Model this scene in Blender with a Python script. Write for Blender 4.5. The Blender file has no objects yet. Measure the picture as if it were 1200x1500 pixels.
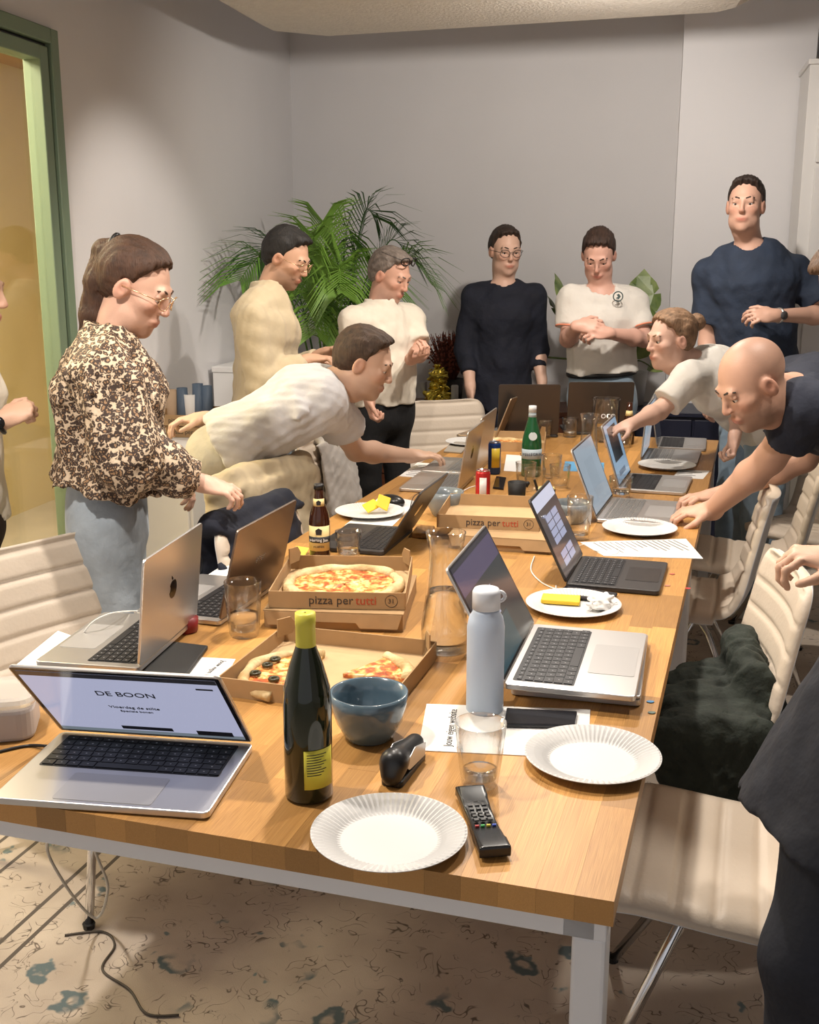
import bpy, bmesh, math, random
import numpy as np
from mathutils import Vector, Matrix, Euler
random.seed(7); np.random.seed(7)
SC = bpy.context.scene; COL = SC.collection
R = math.radians
# ---------------------------------------------------------------- camera, world, lights, exposure
F = 1620.0; PITCH = R(13.07); CH = 1.62
cam = bpy.data.cameras.new('camera'); cam.sensor_fit = 'HORIZONTAL'; cam.sensor_width = 36; cam.lens = F/1200*36
cam.clip_start = .05
camo = bpy.data.objects.new('camera', cam); COL.objects.link(camo)
camo.location = (0, 0, CH); camo.rotation_euler = (R(90)-PITCH, 0, 0); SC.camera = camo
W = bpy.data.worlds.new('world'); SC.world = W; W.use_nodes = True
W.node_tree.nodes['Background'].inputs[0].default_value = (.97, .96, 1, 1)
W.node_tree.nodes['Background'].inputs[1].default_value = .52
vs = SC.view_settings; vs.view_transform = 'Standard'; vs.look = 'None'; vs.gamma = 1; vs.exposure = 0.2
vs.use_curve_mapping = False
def spot(name, loc, target, power, angle=70, blend=.35, size=.05, col=(1, .91, .81)):
    l = bpy.data.lights.new(name, 'SPOT'); l.energy = power; l.spot_size = R(angle); l.spot_blend = blend
    l.shadow_soft_size = size; l.color = col
    o = bpy.data.objects.new(name, l); COL.objects.link(o); o.location = loc
    o.rotation_euler = (Vector(target)-Vector(loc)).to_track_quat('-Z', 'Y').to_euler()
    return o
SPOTS = [((.0, 2.75, 2.6), (.1, 1.9, .7), 128, 140, .6), ((.55, 4.3, 2.6), (.5, 4.1, .7), 98, 140, .6),
         ((-.25, 4.45, 2.6), (-1.25, 5.15, 1.2), 45, 70, .8), ((1.35, 3.0, 2.6), (.95, 2.0, .4), 75, 110, .5),
         ((-1.0, 1.9, 2.6), (-1.0, 2.7, .6), 120, 130, .6), ((.9, 4.45, 2.6), (.6, 7.0, 1.3), 100, 140, .8)]
for i, (a, b, p, an, bl) in enumerate(SPOTS): spot('ceiling_spot', a, b, p, an, bl)
# ---------------------------------------------------------------- picture geometry -> world
_c, _s = math.cos(PITCH), math.sin(PITCH)
def ray(px, py):
    x = (px-600)/F; y = (750-py)/F
    return Vector((x, _c+y*_s, -_s+y*_c))
def at(px, py, z):
    r = ray(px, py); t = (z-CH)/r.z; return Vector((0, 0, CH))+r*t
def P(px, py, Y):
    r = ray(px, py); t = Y/r.y; return Vector((0, 0, CH))+r*t
TZ = .74
T0 = at(900, 1321, TZ); YAW = R(-17.19)
TD = Vector((math.sin(-YAW), math.cos(YAW), 0)); TN = Vector((-TD.y, TD.x, 0))
def T(u, v, z=TZ): p = T0+TN*u+TD*v; return Vector((p.x, p.y, z))
RYAW = R(-12.5)
RD = Vector((math.sin(-RYAW), math.cos(RYAW), 0)); RN = Vector((RD.y, -RD.x, 0))   # along the room, to its right
RC = Vector((-.74, 7.3, 0))                                                          # far left corner
def RM(a, b, z=0): p = RC+RN*a-RD*b; return Vector((p.x, p.y, z))                    # a along back wall, b towards us
# ---------------------------------------------------------------- materials
MATS = {}
def mat(name, col=(.8, .8, .8), rough=.5, metal=0, trans=0, ior=1.45, noise=None, bump=None, emit=None, coat=0, sheen=0, alpha=1, attr=None, wave=None):
    if name in MATS: return MATS[name]
    m = bpy.data.materials.new(name); m.use_nodes = True; nt = m.node_tree; N = nt.nodes; L = nt.links
    b = N['Principled BSDF']
    b.inputs['Base Color'].default_value = (*col, 1); b.inputs['Roughness'].default_value = rough
    b.inputs['Metallic'].default_value = metal; b.inputs['IOR'].default_value = ior
    b.inputs['Transmission Weight'].default_value = trans; b.inputs['Coat Weight'].default_value = coat
    b.inputs['Sheen Weight'].default_value = sheen
    if emit: b.inputs['Emission Color'].default_value = (*emit[:3], 1); b.inputs['Emission Strength'].default_value = emit[3]
    tc = N.new('ShaderNodeTexCoord')
    if attr:
        a = N.new('ShaderNodeAttribute'); a.attribute_name = attr; L.new(a.outputs['Color'], b.inputs['Base Color'])
    if noise:
        sc, amt = noise[:2]; n = N.new('ShaderNodeTexNoise'); n.inputs['Scale'].default_value = sc; n.inputs['Detail'].default_value = 5
        L.new(tc.outputs['Object'], n.inputs['Vector'])
        rp = N.new('ShaderNodeValToRGB'); rp.color_ramp.elements[0].position = .3; rp.color_ramp.elements[1].position = .7
        k = 1-amt; rp.color_ramp.elements[0].color = (col[0]*k, col[1]*k, col[2]*k, 1)
        c2 = noise[2] if len(noise) > 2 else [min(1, x*(1+amt*.6)) for x in col]; rp.color_ramp.elements[1].color = (*c2, 1)
        L.new(n.outputs['Fac'], rp.inputs['Fac']); L.new(rp.outputs['Color'], b.inputs['Base Color'])
    if bump:
        sc, st = bump[:2]; n2 = N.new('ShaderNodeTexNoise'); n2.inputs['Scale'].default_value = sc; n2.inputs['Detail'].default_value = 4
        L.new(tc.outputs['Object'], n2.inputs['Vector'])
        if len(bump) > 2:
            mp = N.new('ShaderNodeMapping'); mp.inputs['Scale'].default_value = bump[2]; L.new(tc.outputs['Object'], mp.inputs['Vector']); L.new(mp.outputs[0], n2.inputs['Vector'])
        bp = N.new('ShaderNodeBump'); bp.inputs['Strength'].default_value = st; bp.inputs['Distance'].default_value = .02
        L.new(n2.outputs['Fac'], bp.inputs['Height']); L.new(bp.outputs[0], b.inputs['Normal'])
    MATS[name] = m; return m
def fabric(name, col, amt=.12, sc=14, st=.5): return mat(name, col, .85, noise=(sc, amt), bump=(sc*.9, st), sheen=.15 if max(col) > .1 else 0)
# ---------------------------------------------------------------- mesh helpers
def link(o, parent=None):
    COL.objects.link(o)
    if parent: o.parent = parent
    return o
def thing(name, label, cat, loc=(0, 0, 0), rz=0, group=None):
    o = bpy.data.objects.new(name, None); o.empty_display_size = .05; COL.objects.link(o)
    o.location = loc; o.rotation_euler = (0, 0, rz); tag(o, label, cat, group); return o
def tag(o, label=None, cat=None, group=None, kind=None):
    if label: o['label'] = label
    if cat: o['category'] = cat
    if group: o['group'] = group
    if kind: o['kind'] = kind
    return o
def obj(name, bm, m, parent=None, smooth=False, loc=None, rot=None, bevel=0, sub=0, solid=0):
    if isinstance(bm, bmesh.types.BMesh):
        me = bpy.data.meshes.new(name); bmesh.ops.recalc_face_normals(bm, faces=bm.faces[:]); bm.to_mesh(me); bm.free()
    else: me = bm
    me.materials.clear(); me.materials.append(m)
    if smooth: me.shade_smooth()
    o = bpy.data.objects.new(name, me); link(o, parent)
    if loc is not None: o.location = loc
    if rot is not None: o.rotation_euler = rot
    if solid: md = o.modifiers.new('solid', 'SOLIDIFY'); md.thickness = solid; md.offset = 0
    if bevel: md = o.modifiers.new('bevel', 'BEVEL'); md.width = bevel; md.segments = 2; md.limit_method = 'ANGLE'
    if sub: md = o.modifiers.new('sub', 'SUBSURF'); md.levels = sub; md.render_levels = sub
    return o
def bx(bm, c, s, rot=None):
    r = bmesh.ops.create_cube(bm, size=1); M = Matrix.Translation(c) @ (rot or Matrix.Identity(4)) @ Matrix.Diagonal((*s, 1))
    bmesh.ops.transform(bm, matrix=M, verts=r['verts']); return bm
def box(c, s, rot=None): return bx(bmesh.new(), c, s, rot)
def lathe(prof, n=32, cap=True, bm=None, c=(0, 0, 0)):
    bm = bm or bmesh.new(); rings = []
    for r, z in prof:
        rings.append([bm.verts.new((c[0]+max(r, 1e-4)*math.cos(2*math.pi*i/n), c[1]+max(r, 1e-4)*math.sin(2*math.pi*i/n), c[2]+z)) for i in range(n)])
    for a, b in zip(rings, rings[1:]):
        for i in range(n): bm.faces.new((a[i], a[(i+1) % n], b[(i+1) % n], b[i]))
    if cap:
        bm.faces.new(rings[0][::-1]); bm.faces.new(rings[-1])
    return bm
def tube(pts, r, n=8, bm=None, closed=False):
    bm = bm or bmesh.new(); pts = [Vector(p) for p in pts]; rings = []; m = len(pts)
    rr = r if isinstance(r, (list, tuple)) else [r]*m
    up = None
    for i, p in enumerate(pts):
        d = (pts[(i+1) % m]-pts[i-1]) if closed else (pts[min(i+1, m-1)]-pts[max(i-1, 0)])
        d.normalize()
        if up is None: up = d.orthogonal().normalized()
        up = (up-d*up.dot(d)).normalized(); q = d.cross(up)
        rings.append([bm.verts.new(p+(up*math.cos(2*math.pi*k/n)+q*math.sin(2*math.pi*k/n))*rr[i]) for k in range(n)])
    for i in range(m if closed else m-1):
        a, b = rings[i], rings[(i+1) % m]
        for k in range(n): bm.faces.new((a[k], a[(k+1) % n], b[(k+1) % n], b[k]))
    if not closed: bm.faces.new(rings[0][::-1]); bm.faces.new(rings[-1])
    return bm
def spline(pts, n=8):
    pts = [Vector(p) for p in pts]; out = []
    for i in range(len(pts)-1):
        p0 = pts[max(i-1, 0)]; p1 = pts[i]; p2 = pts[i+1]; p3 = pts[min(i+2, len(pts)-1)]
        for k in range(n):
            t = k/n; out.append(.5*((2*p1)+(p2-p0)*t+(2*p0-5*p1+4*p2-p3)*t*t+(3*p1-p0-3*p2+p3)*t**3))
    return out+[pts[-1]]
def prism(poly, z0, z1, bm=None):
    bm = bm or bmesh.new(); a = [bm.verts.new((x, y, z0)) for x, y in poly]; b = [bm.verts.new((x, y, z1)) for x, y in poly]; n = len(poly)
    bm.faces.new(a[::-1]); bm.faces.new(b)
    for i in range(n): bm.faces.new((a[i], a[(i+1) % n], b[(i+1) % n], b[i]))
    return bm
def rrect(w, d, r, n=5, cx=0, cy=0):
    o = []
    for sx, sy, a0 in ((1, 1, 0), (-1, 1, 90), (-1, -1, 180), (1, -1, 270)):
        for k in range(n+1):
            a = R(a0+90*k/n); o.append((cx+sx*(w/2-r)+r*math.cos(a), cy+sy*(d/2-r)+r*math.sin(a)))
    return o
def text(body, size, m, parent, loc, rot=(0, 0, 0), name='lettering', align='CENTER', ext=.0003):
    cu = bpy.data.curves.new('t', 'FONT'); cu.body = body; cu.size = size; cu.align_x = align; cu.align_y = 'CENTER'; cu.extrude = ext; cu.resolution_u = 3
    o = bpy.data.objects.new('t', cu); me = bpy.data.meshes.new_from_object(o); bpy.data.objects.remove(o)
    return obj(name, me, m, parent, loc=loc, rot=rot)
def copytree(o, parent=None):
    c = o.copy(); COL.objects.link(c); c.parent = parent
    for ch in o.children: copytree(ch, c)
    return c
# ---------------------------------------------------------------- signed distance bodies
class Sdf:
    def __init__(s): s.p = []
    def add(s, f, lo, hi, k=.02, op='u'): s.p.append((f, np.array(lo, float), np.array(hi, float), k, op)); return s
    def cone(s, a, b, ra, rb, k=.02, op='u', cut=None):
        a = np.array(a, float); b = np.array(b, float); m = max(ra, rb)
        def f(p):
            ba = b-a; t = np.clip(((p-a)@ba)/max(ba@ba, 1e-9), 0, 1)
            d = np.linalg.norm(p-a-t[..., None]*ba, axis=-1)-(ra+t*(rb-ra))
            if cut is not None:
                n = ba/np.linalg.norm(ba); d = np.maximum(d, (p-b)@n-cut)
            return d
        return s.add(f, np.minimum(a, b)-m, np.maximum(a, b)+m, k, op)
    def ell(s, c, r, M=None, k=.02, op='u'):
        c = np.array(c, float); r = np.array(r, float); M = np.eye(3) if M is None else np.array(M)
        def f(p):
            q = (p-c)@M; k0 = np.linalg.norm(q/r, axis=-1); k1 = np.linalg.norm(q/(r*r), axis=-1)
            return np.where(k0 < 1e-4, -r.min(), k0*(k0-1)/np.maximum(k1, 1e-9))
        m = r.max(); return s.add(f, c-m, c+m, k, op)
    def ecap(s, a, b, ra, rb, x, k=.03, cuta=None, cutb=None):      # elliptic tapered capsule, ra=(wide, deep)
        a = np.array(a, float); b = np.array(b, float); ba = b-a; L = np.linalg.norm(ba); n = ba/L
        x = np.array(x, float); x = x-n*(x@n); x /= np.linalg.norm(x); y = np.cross(n, x)
        def f(p):
            q = p-a; h = q@n; t = np.clip(h/L, 0, 1); o = h-t*L
            rx = ra[0]+t*(rb[0]-ra[0]); ry = ra[1]+t*(rb[1]-ra[1]); rm = np.minimum(rx, ry)
            e = np.sqrt(((q@x)/rx)**2+((q@y)/ry)**2+(o/rm)**2); d = (e-1)*rm
            if cuta is not None: d = np.maximum(d, -(h+cuta))
            if cutb is not None: d = np.maximum(d, h-L-cutb)
            return d
        m = max(*ra, *rb); return s.add(f, np.minimum(a, b)-m, np.maximum(a, b)+m, k, 'u')
    def mesh(s, name, h, disp=None):
        us = [q for q in s.p if q[4] == 'u']
        lo = np.min([q[1] for q in us], 0)-4*h; hi = np.max([q[2] for q in us], 0)+4*h
        n = np.ceil((hi-lo)/h).astype(int)+1; D = np.full(n, 1.0, np.float32)
        for f, a, b, k, op in s.p:
            mg = k+4*h; i0 = np.clip(np.floor((a-mg-lo)/h).astype(int), 0, n); i1 = np.clip(np.ceil((b+mg-lo)/h).astype(int)+1, 0, n)
            if (i1 <= i0).any(): continue
            ax = [lo[d]+h*np.arange(i0[d], i1[d]) for d in range(3)]
            p = np.stack(np.meshgrid(*ax, indexing='ij'), -1); d2 = f(p).astype(np.float32)
            sl = tuple(slice(i0[d], i1[d]) for d in range(3)); d1 = D[sl]
            if op == 'u':
                hh = np.maximum(k-np.abs(d1-d2), 0)/k; D[sl] = np.minimum(d1, d2)-hh*hh*k*.25
            else:
                d2 = -d2; hh = np.maximum(k-np.abs(d1-d2), 0)/k; D[sl] = np.maximum(d1, d2)+hh*hh*k*.25
        if disp is not None:
            I = np.argwhere(np.abs(D) < 3*h); p = lo+h*I; D[tuple(I.T)] += disp(p).astype(np.float32)
        return nets(name, D, lo, h)
def nets(name, D, lo, h):
    S = D < 0; sh = np.array(D.shape)-1
    def cv(A, o): return A[o[0]:o[0]+sh[0], o[1]:o[1]+sh[1], o[2]:o[2]+sh[2]]
    offs = [(i, j, k) for i in (0, 1) for j in (0, 1) for k in (0, 1)]
    cnt = np.zeros(sh, np.int8)
    for o in offs: cnt += cv(S, o)
    act = (cnt > 0) & (cnt < 8); I = np.argwhere(act); idx = np.full(sh, -1, np.int64); idx[act] = np.arange(len(I))
    val = {o: D[I[:, 0]+o[0], I[:, 1]+o[1], I[:, 2]+o[2]] for o in offs}
    pos = np.zeros((len(I), 3)); c = np.zeros(len(I))
    for o in offs:
        for d in range(3):
            if o[d]: continue
            q = list(o); q[d] = 1; a = val[o]; b = val[tuple(q)]; m = (a < 0) != (b < 0)
            t = np.where(m, a/np.where(m, a-b, 1), 0); e = np.array(o, float)[None]+np.eye(3)[d]*t[:, None]
            pos += e*m[:, None]; c += m
    V = lo+h*(I+pos/c[:, None]); Q = []
    for d in range(3):
        u, w = (d+1) % 3, (d+2) % 3
        A = [slice(0, -1) if x == d else slice(1, -1) for x in range(3)]; B = list(A); B[d] = slice(1, None)
        s0 = S[tuple(A)]; s1 = S[tuple(B)]; E = np.argwhere(s0 != s1)
        if not len(E): continue
        flip = s0[tuple(E.T)]; base = E.copy(); base[:, u] += 1; base[:, w] += 1
        def ci(du, dw):
            g = base.copy(); g[:, u] -= du; g[:, w] -= dw; return idx[tuple(g.T)]
        q = np.stack([ci(1, 1), ci(0, 1), ci(0, 0), ci(1, 0)], 1); q[~flip] = q[~flip][:, ::-1]; Q.append(q)
    Q = np.concatenate(Q); Q = Q[(Q >= 0).all(1)]
    me = bpy.data.meshes.new(name); me.vertices.add(len(V)); me.vertices.foreach_set('co', V.astype(np.float32).ravel())
    me.loops.add(Q.size); me.loops.foreach_set('vertex_index', Q.astype(np.int32).ravel())
    me.polygons.add(len(Q)); me.polygons.foreach_set('loop_start', np.arange(0, Q.size, 4, dtype=np.int32))
    me.update(calc_edges=True); me.validate(); me.shade_smooth(); return me
def wob(amp, sc, seed=0, aniso=(1, 1, 1)):
    g = np.random.RandomState(seed); K = g.normal(size=(9, 3))*np.array(aniso)*sc; ph = g.uniform(0, 6.3, 9)
    return lambda p: amp*np.sin(p@K.T+ph).sum(-1)/3
# ================================================================ ROOM
M_wall = mat('wall_paint', (.665, .655, .665), .9, noise=(3, .02), bump=(160, .04))
M_trimw = mat('white_lacquer', (.74, .73, .72), .4)
M_plaster = mat('sprayed_plaster', (.68, .64, .58), .95, noise=(30, .06), bump=(70, .35))
M_floor = mat('pale_floor', (.55, .5, .42), .5, noise=(4, .08))
M_green = mat('green_door_paint', (.17, .235, .16), .45)
M_black = mat('black_plastic', (.012, .012, .013), .35)
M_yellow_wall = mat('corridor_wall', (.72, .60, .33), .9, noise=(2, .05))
M_chrome = mat('chrome', (.75, .75, .76), .12, 1)
def thin_glass(name, tint=(.98, .985, .985), top=.9):
    m = bpy.data.materials.new(name); m.use_nodes = True; N = m.node_tree.nodes; L = m.node_tree.links; N.clear()
    o = N.new('ShaderNodeOutputMaterial'); tr = N.new('ShaderNodeBsdfTransparent'); tr.inputs[0].default_value = (*tint, 1); gl = N.new('ShaderNodeBsdfGlossy'); gl.inputs['Roughness'].default_value = .03
    fw = N.new('ShaderNodeLayerWeight'); fw.inputs[0].default_value = .5; fr_ = N.new('ShaderNodeMapRange'); pw_ = N.new('ShaderNodeMath'); pw_.operation = 'POWER'; pw_.inputs[1].default_value = 2.2; L.new(fw.outputs['Facing'], pw_.inputs[0]); L.new(pw_.outputs[0], fr_.inputs[0]); fr_.inputs[3].default_value = .06; fr_.inputs[4].default_value = top; mx = N.new('ShaderNodeMixShader'); L.new(fr_.outputs[0], mx.inputs[0]); L.new(tr.outputs[0], mx.inputs[1]); L.new(gl.outputs[0], mx.inputs[2]); L.new(mx.outputs[0], o.inputs[0]); return m
M_glass = thin_glass('clear_glass')
def struct(name, bm, m, **k): return tag(obj(name, bm, m, **k), kind='structure')
RROT = (0, 0, RYAW)
def rbx(name, a0, a1, b0, b1, z0, z1, m, parent=None, bevel=0, st=True):      # box in room frame
    o = obj(name, box((0, 0, 0), (a1-a0, b1-b0, z1-z0)), m, parent, bevel=bevel)
    o.location = RM((a0+a1)/2, (b0+b1)/2, (z0+z1)/2); o.rotation_euler = RROT
    if st: tag(o, kind='structure')
    return o
rbx('floor', -3.2, 5.5, -.3, 9.5, -.1, 0, M_floor)
rbx('ceiling', -.2, 5.5, -.2, 9.5, 3.25, 3.35, M_wall)
rbx('wall_back', -.12, 5.5, -.12, 0, 0, 3.25, M_wall)
DB0, DB1, DZ = 2.86, 4.4, 2.45
rbx('wall_left', -.12, 0, 0, DB0, 0, 3.25, M_wall)
rbx('wall_left_lintel', -.12, 0, DB0, DB1, DZ, 3.25, M_wall)
rbx('wall_left_near', -.12, 0, DB1, 9.5, 0, 3.25, M_wall)
rbx('wall_right', 5.4, 5.52, 0, 9.5, 0, 3.25, M_wall)
rbx('wall_pillar', 2.365, 3.06, 0, .35, 0, 3.25, mat('pillar_paint', (.725, .72, .74), .9, bump=(160, .04)))
# raft of sprayed plaster under the ceiling
pts = [at(300, 0, 2.69), at(385, 48, 2.69), at(480, 57, 2.69), at(1060, 22, 2.69), at(1100, 12, 2.69)]
poly = [(p.x, p.y) for p in pts]
q0 = pts[0]-RD*6; q1 = pts[-1]-RD*.25+RN*.02; q2 = q1-RD*5.4
poly = [(q0.x, q0.y)]+poly+[(q1.x, q1.y), (q2.x, q2.y)]
struct('ceiling_raft', prism(poly, 2.69, 3.24), M_plaster, bevel=.07)
# door in the left wall
fr = thing('door_1', 'tall green-framed glass door opening onto a yellow-lit corridor', 'door'); fr['kind'] = 'structure'
fr.location = RM(0, DB0, 0); fr.rotation_euler = RROT
def dbox(name, a0, a1, b0, b1, z0, z1, m, bevel=.004):
    return obj(name, box(((a0+a1)/2, -(b0+b1)/2, (z0+z1)/2), (a1-a0, b1-b0, z1-z0)), m, fr, bevel=bevel)
dbox('frame_jamb', -.1, .025, 0, .055, 0, DZ, M_green); dbox('frame_head', -.1, .025, .055, 1.5, DZ-.055, DZ, M_green)
dbox('seal', -.07, .0, .055, .068, 0, DZ-.055, M_black); dbox('seal', -.07, 0, .068, 1.5, DZ-.068, DZ-.055, M_black)
dbox('leaf_stile', -.06, .015, .068, .125, 0, DZ-.068, M_green); dbox('leaf_rail', -.06, .015, .125, 1.5, DZ-.12, DZ-.068, M_green)
dbox('pane', -.03, -.02, .125, 1.45, .05, DZ-.12, thin_glass('door_glass', top=.2), 0)
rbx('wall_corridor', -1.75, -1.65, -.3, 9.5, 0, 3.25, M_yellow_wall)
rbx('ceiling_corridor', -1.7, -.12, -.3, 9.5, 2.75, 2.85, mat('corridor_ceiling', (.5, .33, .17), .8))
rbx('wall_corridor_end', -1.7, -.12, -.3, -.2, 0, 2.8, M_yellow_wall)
cl = bpy.data.lights.new('corridor_lamp', 'AREA'); cl.energy = 120; cl.size = 1.0; cl.color = (1, .86, .58)
clo = bpy.data.objects.new('corridor_lamp', cl); COL.objects.link(clo); clo.location = RM(-.9, 3.6, 2.7)
# spot fittings above the picture
for i, (a, b, *_x) in enumerate(SPOTS):
    f = thing('track_spot', 'small black spotlight under the plaster raft above the picture', 'spotlight', (a[0], a[1], 2.69), group='ceiling spotlights')
    dv = (Vector(b)-Vector(a)).normalized(); back = Vector(a)-Vector((a[0], a[1], 2.69))-dv*.02
    obj('canopy', lathe([(.05, -.012), (.05, 0)], 16), M_black, f)
    hd = obj('head', lathe([(.045, .0), (.045, .09), (.03, .11)], 16, cap=False), M_black, f, loc=back); hd.rotation_euler = (-dv).to_track_quat('Z', 'Y').to_euler()
# rug
def rug_mat():
    m = mat('rug_weave', (.5, .4, .3), .95); nt = m.node_tree; N = nt.nodes; L = nt.links; b = N['Principled BSDF']
    tc = N.new('ShaderNodeTexCoord')
    def noise(sc, det=3, dist=0):
        n = N.new('ShaderNodeTexNoise'); n.inputs['Scale'].default_value = sc; n.inputs['Detail'].default_value = det; n.inputs['Distortion'].default_value = dist
        L.new(tc.outputs['Object'], n.inputs['Vector']); return n
    def ramp(src, stops):
        r = N.new('ShaderNodeValToRGB'); r.color_ramp.interpolation = 'LINEAR'
        while len(r.color_ramp.elements) < len(stops): r.color_ramp.elements.new(.5)
        for e, (p, c) in zip(r.color_ramp.elements, stops): e.position = p; e.color = (*c, 1)
        L.new(src, r.inputs['Fac']); return r
    def mix(fac, a, bb, mode='MIX'):
        x = N.new('ShaderNodeMix'); x.data_type = 'RGBA'; x.blend_type = mode
        if hasattr(fac, 'name'): L.new(fac, x.inputs[0])
        else: x.inputs[0].default_value = fac
        for s, v in ((6, a), (7, bb)):
            if isinstance(v, tuple): x.inputs[s].default_value = (*v, 1)
            else: L.new(v, x.inputs[s])
        return x.outputs[2]
    base = ramp(noise(5, 6).outputs['Fac'], [(.3, (.47, .39, .32)), (.7, (.64, .55, .455))]).outputs['Color']
    # meandering dark outlines: iso-lines of noise, kept in patches
    lines = ramp(noise(17, 1, 1.4).outputs['Fac'], [(.47, (0, 0, 0)), (.485, (1, 1, 1)), (.495, (1, 1, 1)), (.51, (0, 0, 0))]).outputs['Color']
    gate = ramp(noise(14, 1).outputs['Fac'], [(.46, (0, 0, 0)), (.56, (1, 1, 1))]).outputs['Color']
    lm = mix(1.0, lines, gate, 'MULTIPLY'); col = mix(lm, base, (.17, .135, .11))
    # flowers: rings and petals round voronoi centres
    mp = N.new('ShaderNodeMapping'); L.new(tc.outputs['Object'], mp.inputs['Vector'])
    nd = noise(22, 2); add = N.new('ShaderNodeMix'); add.data_type = 'RGBA'; add.blend_type = 'LINEAR_LIGHT'; add.inputs[0].default_value = .035
    L.new(mp.outputs[0], add.inputs[6]); L.new(nd.outputs['Color'], add.inputs[7])
    v = N.new('ShaderNodeTexVoronoi'); v.inputs['Scale'].default_value = 4.6; L.new(add.outputs[2], v.inputs['Vector'])
    fl = ramp(v.outputs['Distance'], [(.0, (.5, 0, 0)), (.05, (.5, 0, 0)), (.07, (0, 0, 0)), (.13, (1, 1, 1)), (.17, (1, 1, 1)), (.2, (0, 0, 0))]).outputs['Color']
    g2 = ramp(noise(9, 2).outputs['Fac'], [(.38, (0, 0, 0)), (.5, (1, 1, 1))]).outputs['Color']
    col = mix(mix(1.0, fl, g2, 'MULTIPLY'), col, (.13, .17, .18))
    v2 = N.new('ShaderNodeTexVoronoi'); v2.inputs['Scale'].default_value = 11; L.new(add.outputs[2], v2.inputs['Vector'])
    lf = ramp(v2.outputs['Distance'], [(.0, (1, 1, 1)), (.12, (1, 1, 1)), (.17, (0, 0, 0))]).outputs['Color']
    g3 = ramp(noise(13, 1).outputs['Fac'], [(.56, (0, 0, 0)), (.6, (1, 1, 1))]).outputs['Color']
    col = mix(mix(1.0, lf, g3, 'MULTIPLY'), col, (.20, .25, .25))
    # border stripes
    sp = N.new('ShaderNodeSeparateXYZ'); L.new(tc.outputs['Object'], sp.inputs[0])
    for x0 in (-1.60, -1.5, -1.3, -1.24):
        s1 = N.new('ShaderNodeMath'); s1.operation = 'COMPARE'; s1.inputs[1].default_value = x0; s1.inputs[2].default_value = .006; L.new(sp.outputs[0], s1.inputs[0])
        col = mix(s1.outputs[0], col, (.12, .1, .085))
    L.new(col, b.inputs['Base Color'])
    bp = N.new('ShaderNodeBump'); bp.inputs['Strength'].default_value = .25; bp.inputs['Distance'].default_value = .004; L.new(noise(420, 1).outputs['Fac'], bp.inputs['Height']); L.new(bp.outputs[0], b.inputs['Normal'])
    return m
rug = obj('rug', prism(rrect(3.6, 5.2, .01), 0, .012), rug_mat()); rug.location = T(.2, 1.95, 0.0005); rug.rotation_euler = (0, 0, YAW)
tag(rug, 'faded beige oriental rug with blue and dark floral figures under the table', 'rug')
# ================================================================ TABLE
def wood_mat(name, c1, c2, rnd=.35, rough=.42):
    m = mat(name, c1, rough); nt = m.node_tree; N = nt.nodes; L = nt.links; b = N['Principled BSDF']
    tc = N.new('ShaderNodeTexCoord'); oi = N.new('ShaderNodeObjectInfo'); mp = N.new('ShaderNodeMapping'); mp.inputs['Scale'].default_value = (60, 2.2, 60)
    av = N.new('ShaderNodeVectorMath'); av.operation = 'ADD'; sc = N.new('ShaderNodeVectorMath'); sc.operation = 'SCALE'; sc.inputs[3].default_value = 37
    cb = N.new('ShaderNodeCombineXYZ'); L.new(oi.outputs['Random'], cb.inputs[0]); L.new(oi.outputs['Random'], cb.inputs[1]); L.new(cb.outputs[0], sc.inputs[0])
    L.new(tc.outputs['Object'], av.inputs[0]); L.new(sc.outputs[0], av.inputs[1]); L.new(av.outputs[0], mp.inputs['Vector'])
    n = N.new('ShaderNodeTexNoise'); n.inputs['Scale'].default_value = 1.6; n.inputs['Detail'].default_value = 6; n.inputs['Distortion'].default_value = .6; L.new(mp.outputs[0], n.inputs['Vector'])
    rp = N.new('ShaderNodeValToRGB'); rp.color_ramp.elements[0].position = .32; rp.color_ramp.elements[1].position = .68
    rp.color_ramp.elements[0].color = (*c1, 1); rp.color_ramp.elements[1].color = (*c2, 1); L.new(n.outputs['Fac'], rp.inputs['Fac'])
    hs = N.new('ShaderNodeHueSaturation'); mr = N.new('ShaderNodeMapRange'); mr.inputs[3].default_value = 1-rnd; mr.inputs[4].default_value = 1+rnd*.5
    L.new(oi.outputs['Random'], mr.inputs[0]); L.new(mr.outputs[0], hs.inputs['Value']); L.new(rp.outputs['Color'], hs.inputs['Color']); L.new(hs.outputs['Color'], b.inputs['Base Color'])
    return m
M_oak = wood_mat('oiled_oak', (.37, .17, .045), (.63, .34, .105), .38)
M_wframe = mat('white_steel', (.72, .72, .73), .4)
TW, TL, TH = 1.22, 4.14, .04
table = thing('conference_table', 'long oak butcher-block conference table on white steel frame', 'table', T(TW/2, TL/2, 0), YAW)
rows = 22; rw = TW/rows; sm = None; cnt = 0
for i in range(rows):
    y = 0; first = True
    while y < TL-1e-4:
        ln = random.uniform(.25, .62) if not first else random.uniform(.12, .6); first = False
        if TL-y-ln < .15: ln = TL-y
        if sm is None:
            bm = box((0, 0, 0), (1, 1, 1)); sm = bpy.data.meshes.new('stave'); bm.to_mesh(sm); bm.free(); sm.materials.append(M_oak)
        o = bpy.data.objects.new('stave', sm); link(o, table); o.scale = (rw-.0002, ln-.0002, TH+random.uniform(-.0002, .0002))
        o.location = (TW/2-rw*(i+.5), -TL/2+y+ln/2, TZ-TH/2); y += ln; cnt += 1
        if cnt > 290: ln = TL-y
fm = bmesh.new()
for x in (-1, 1): bx(fm, (x*(TW/2-.05), 0, TZ-TH-.02), (.05, TL-.03, .035))
obj('side_rail', fm, M_wframe, table, bevel=.003)
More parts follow.
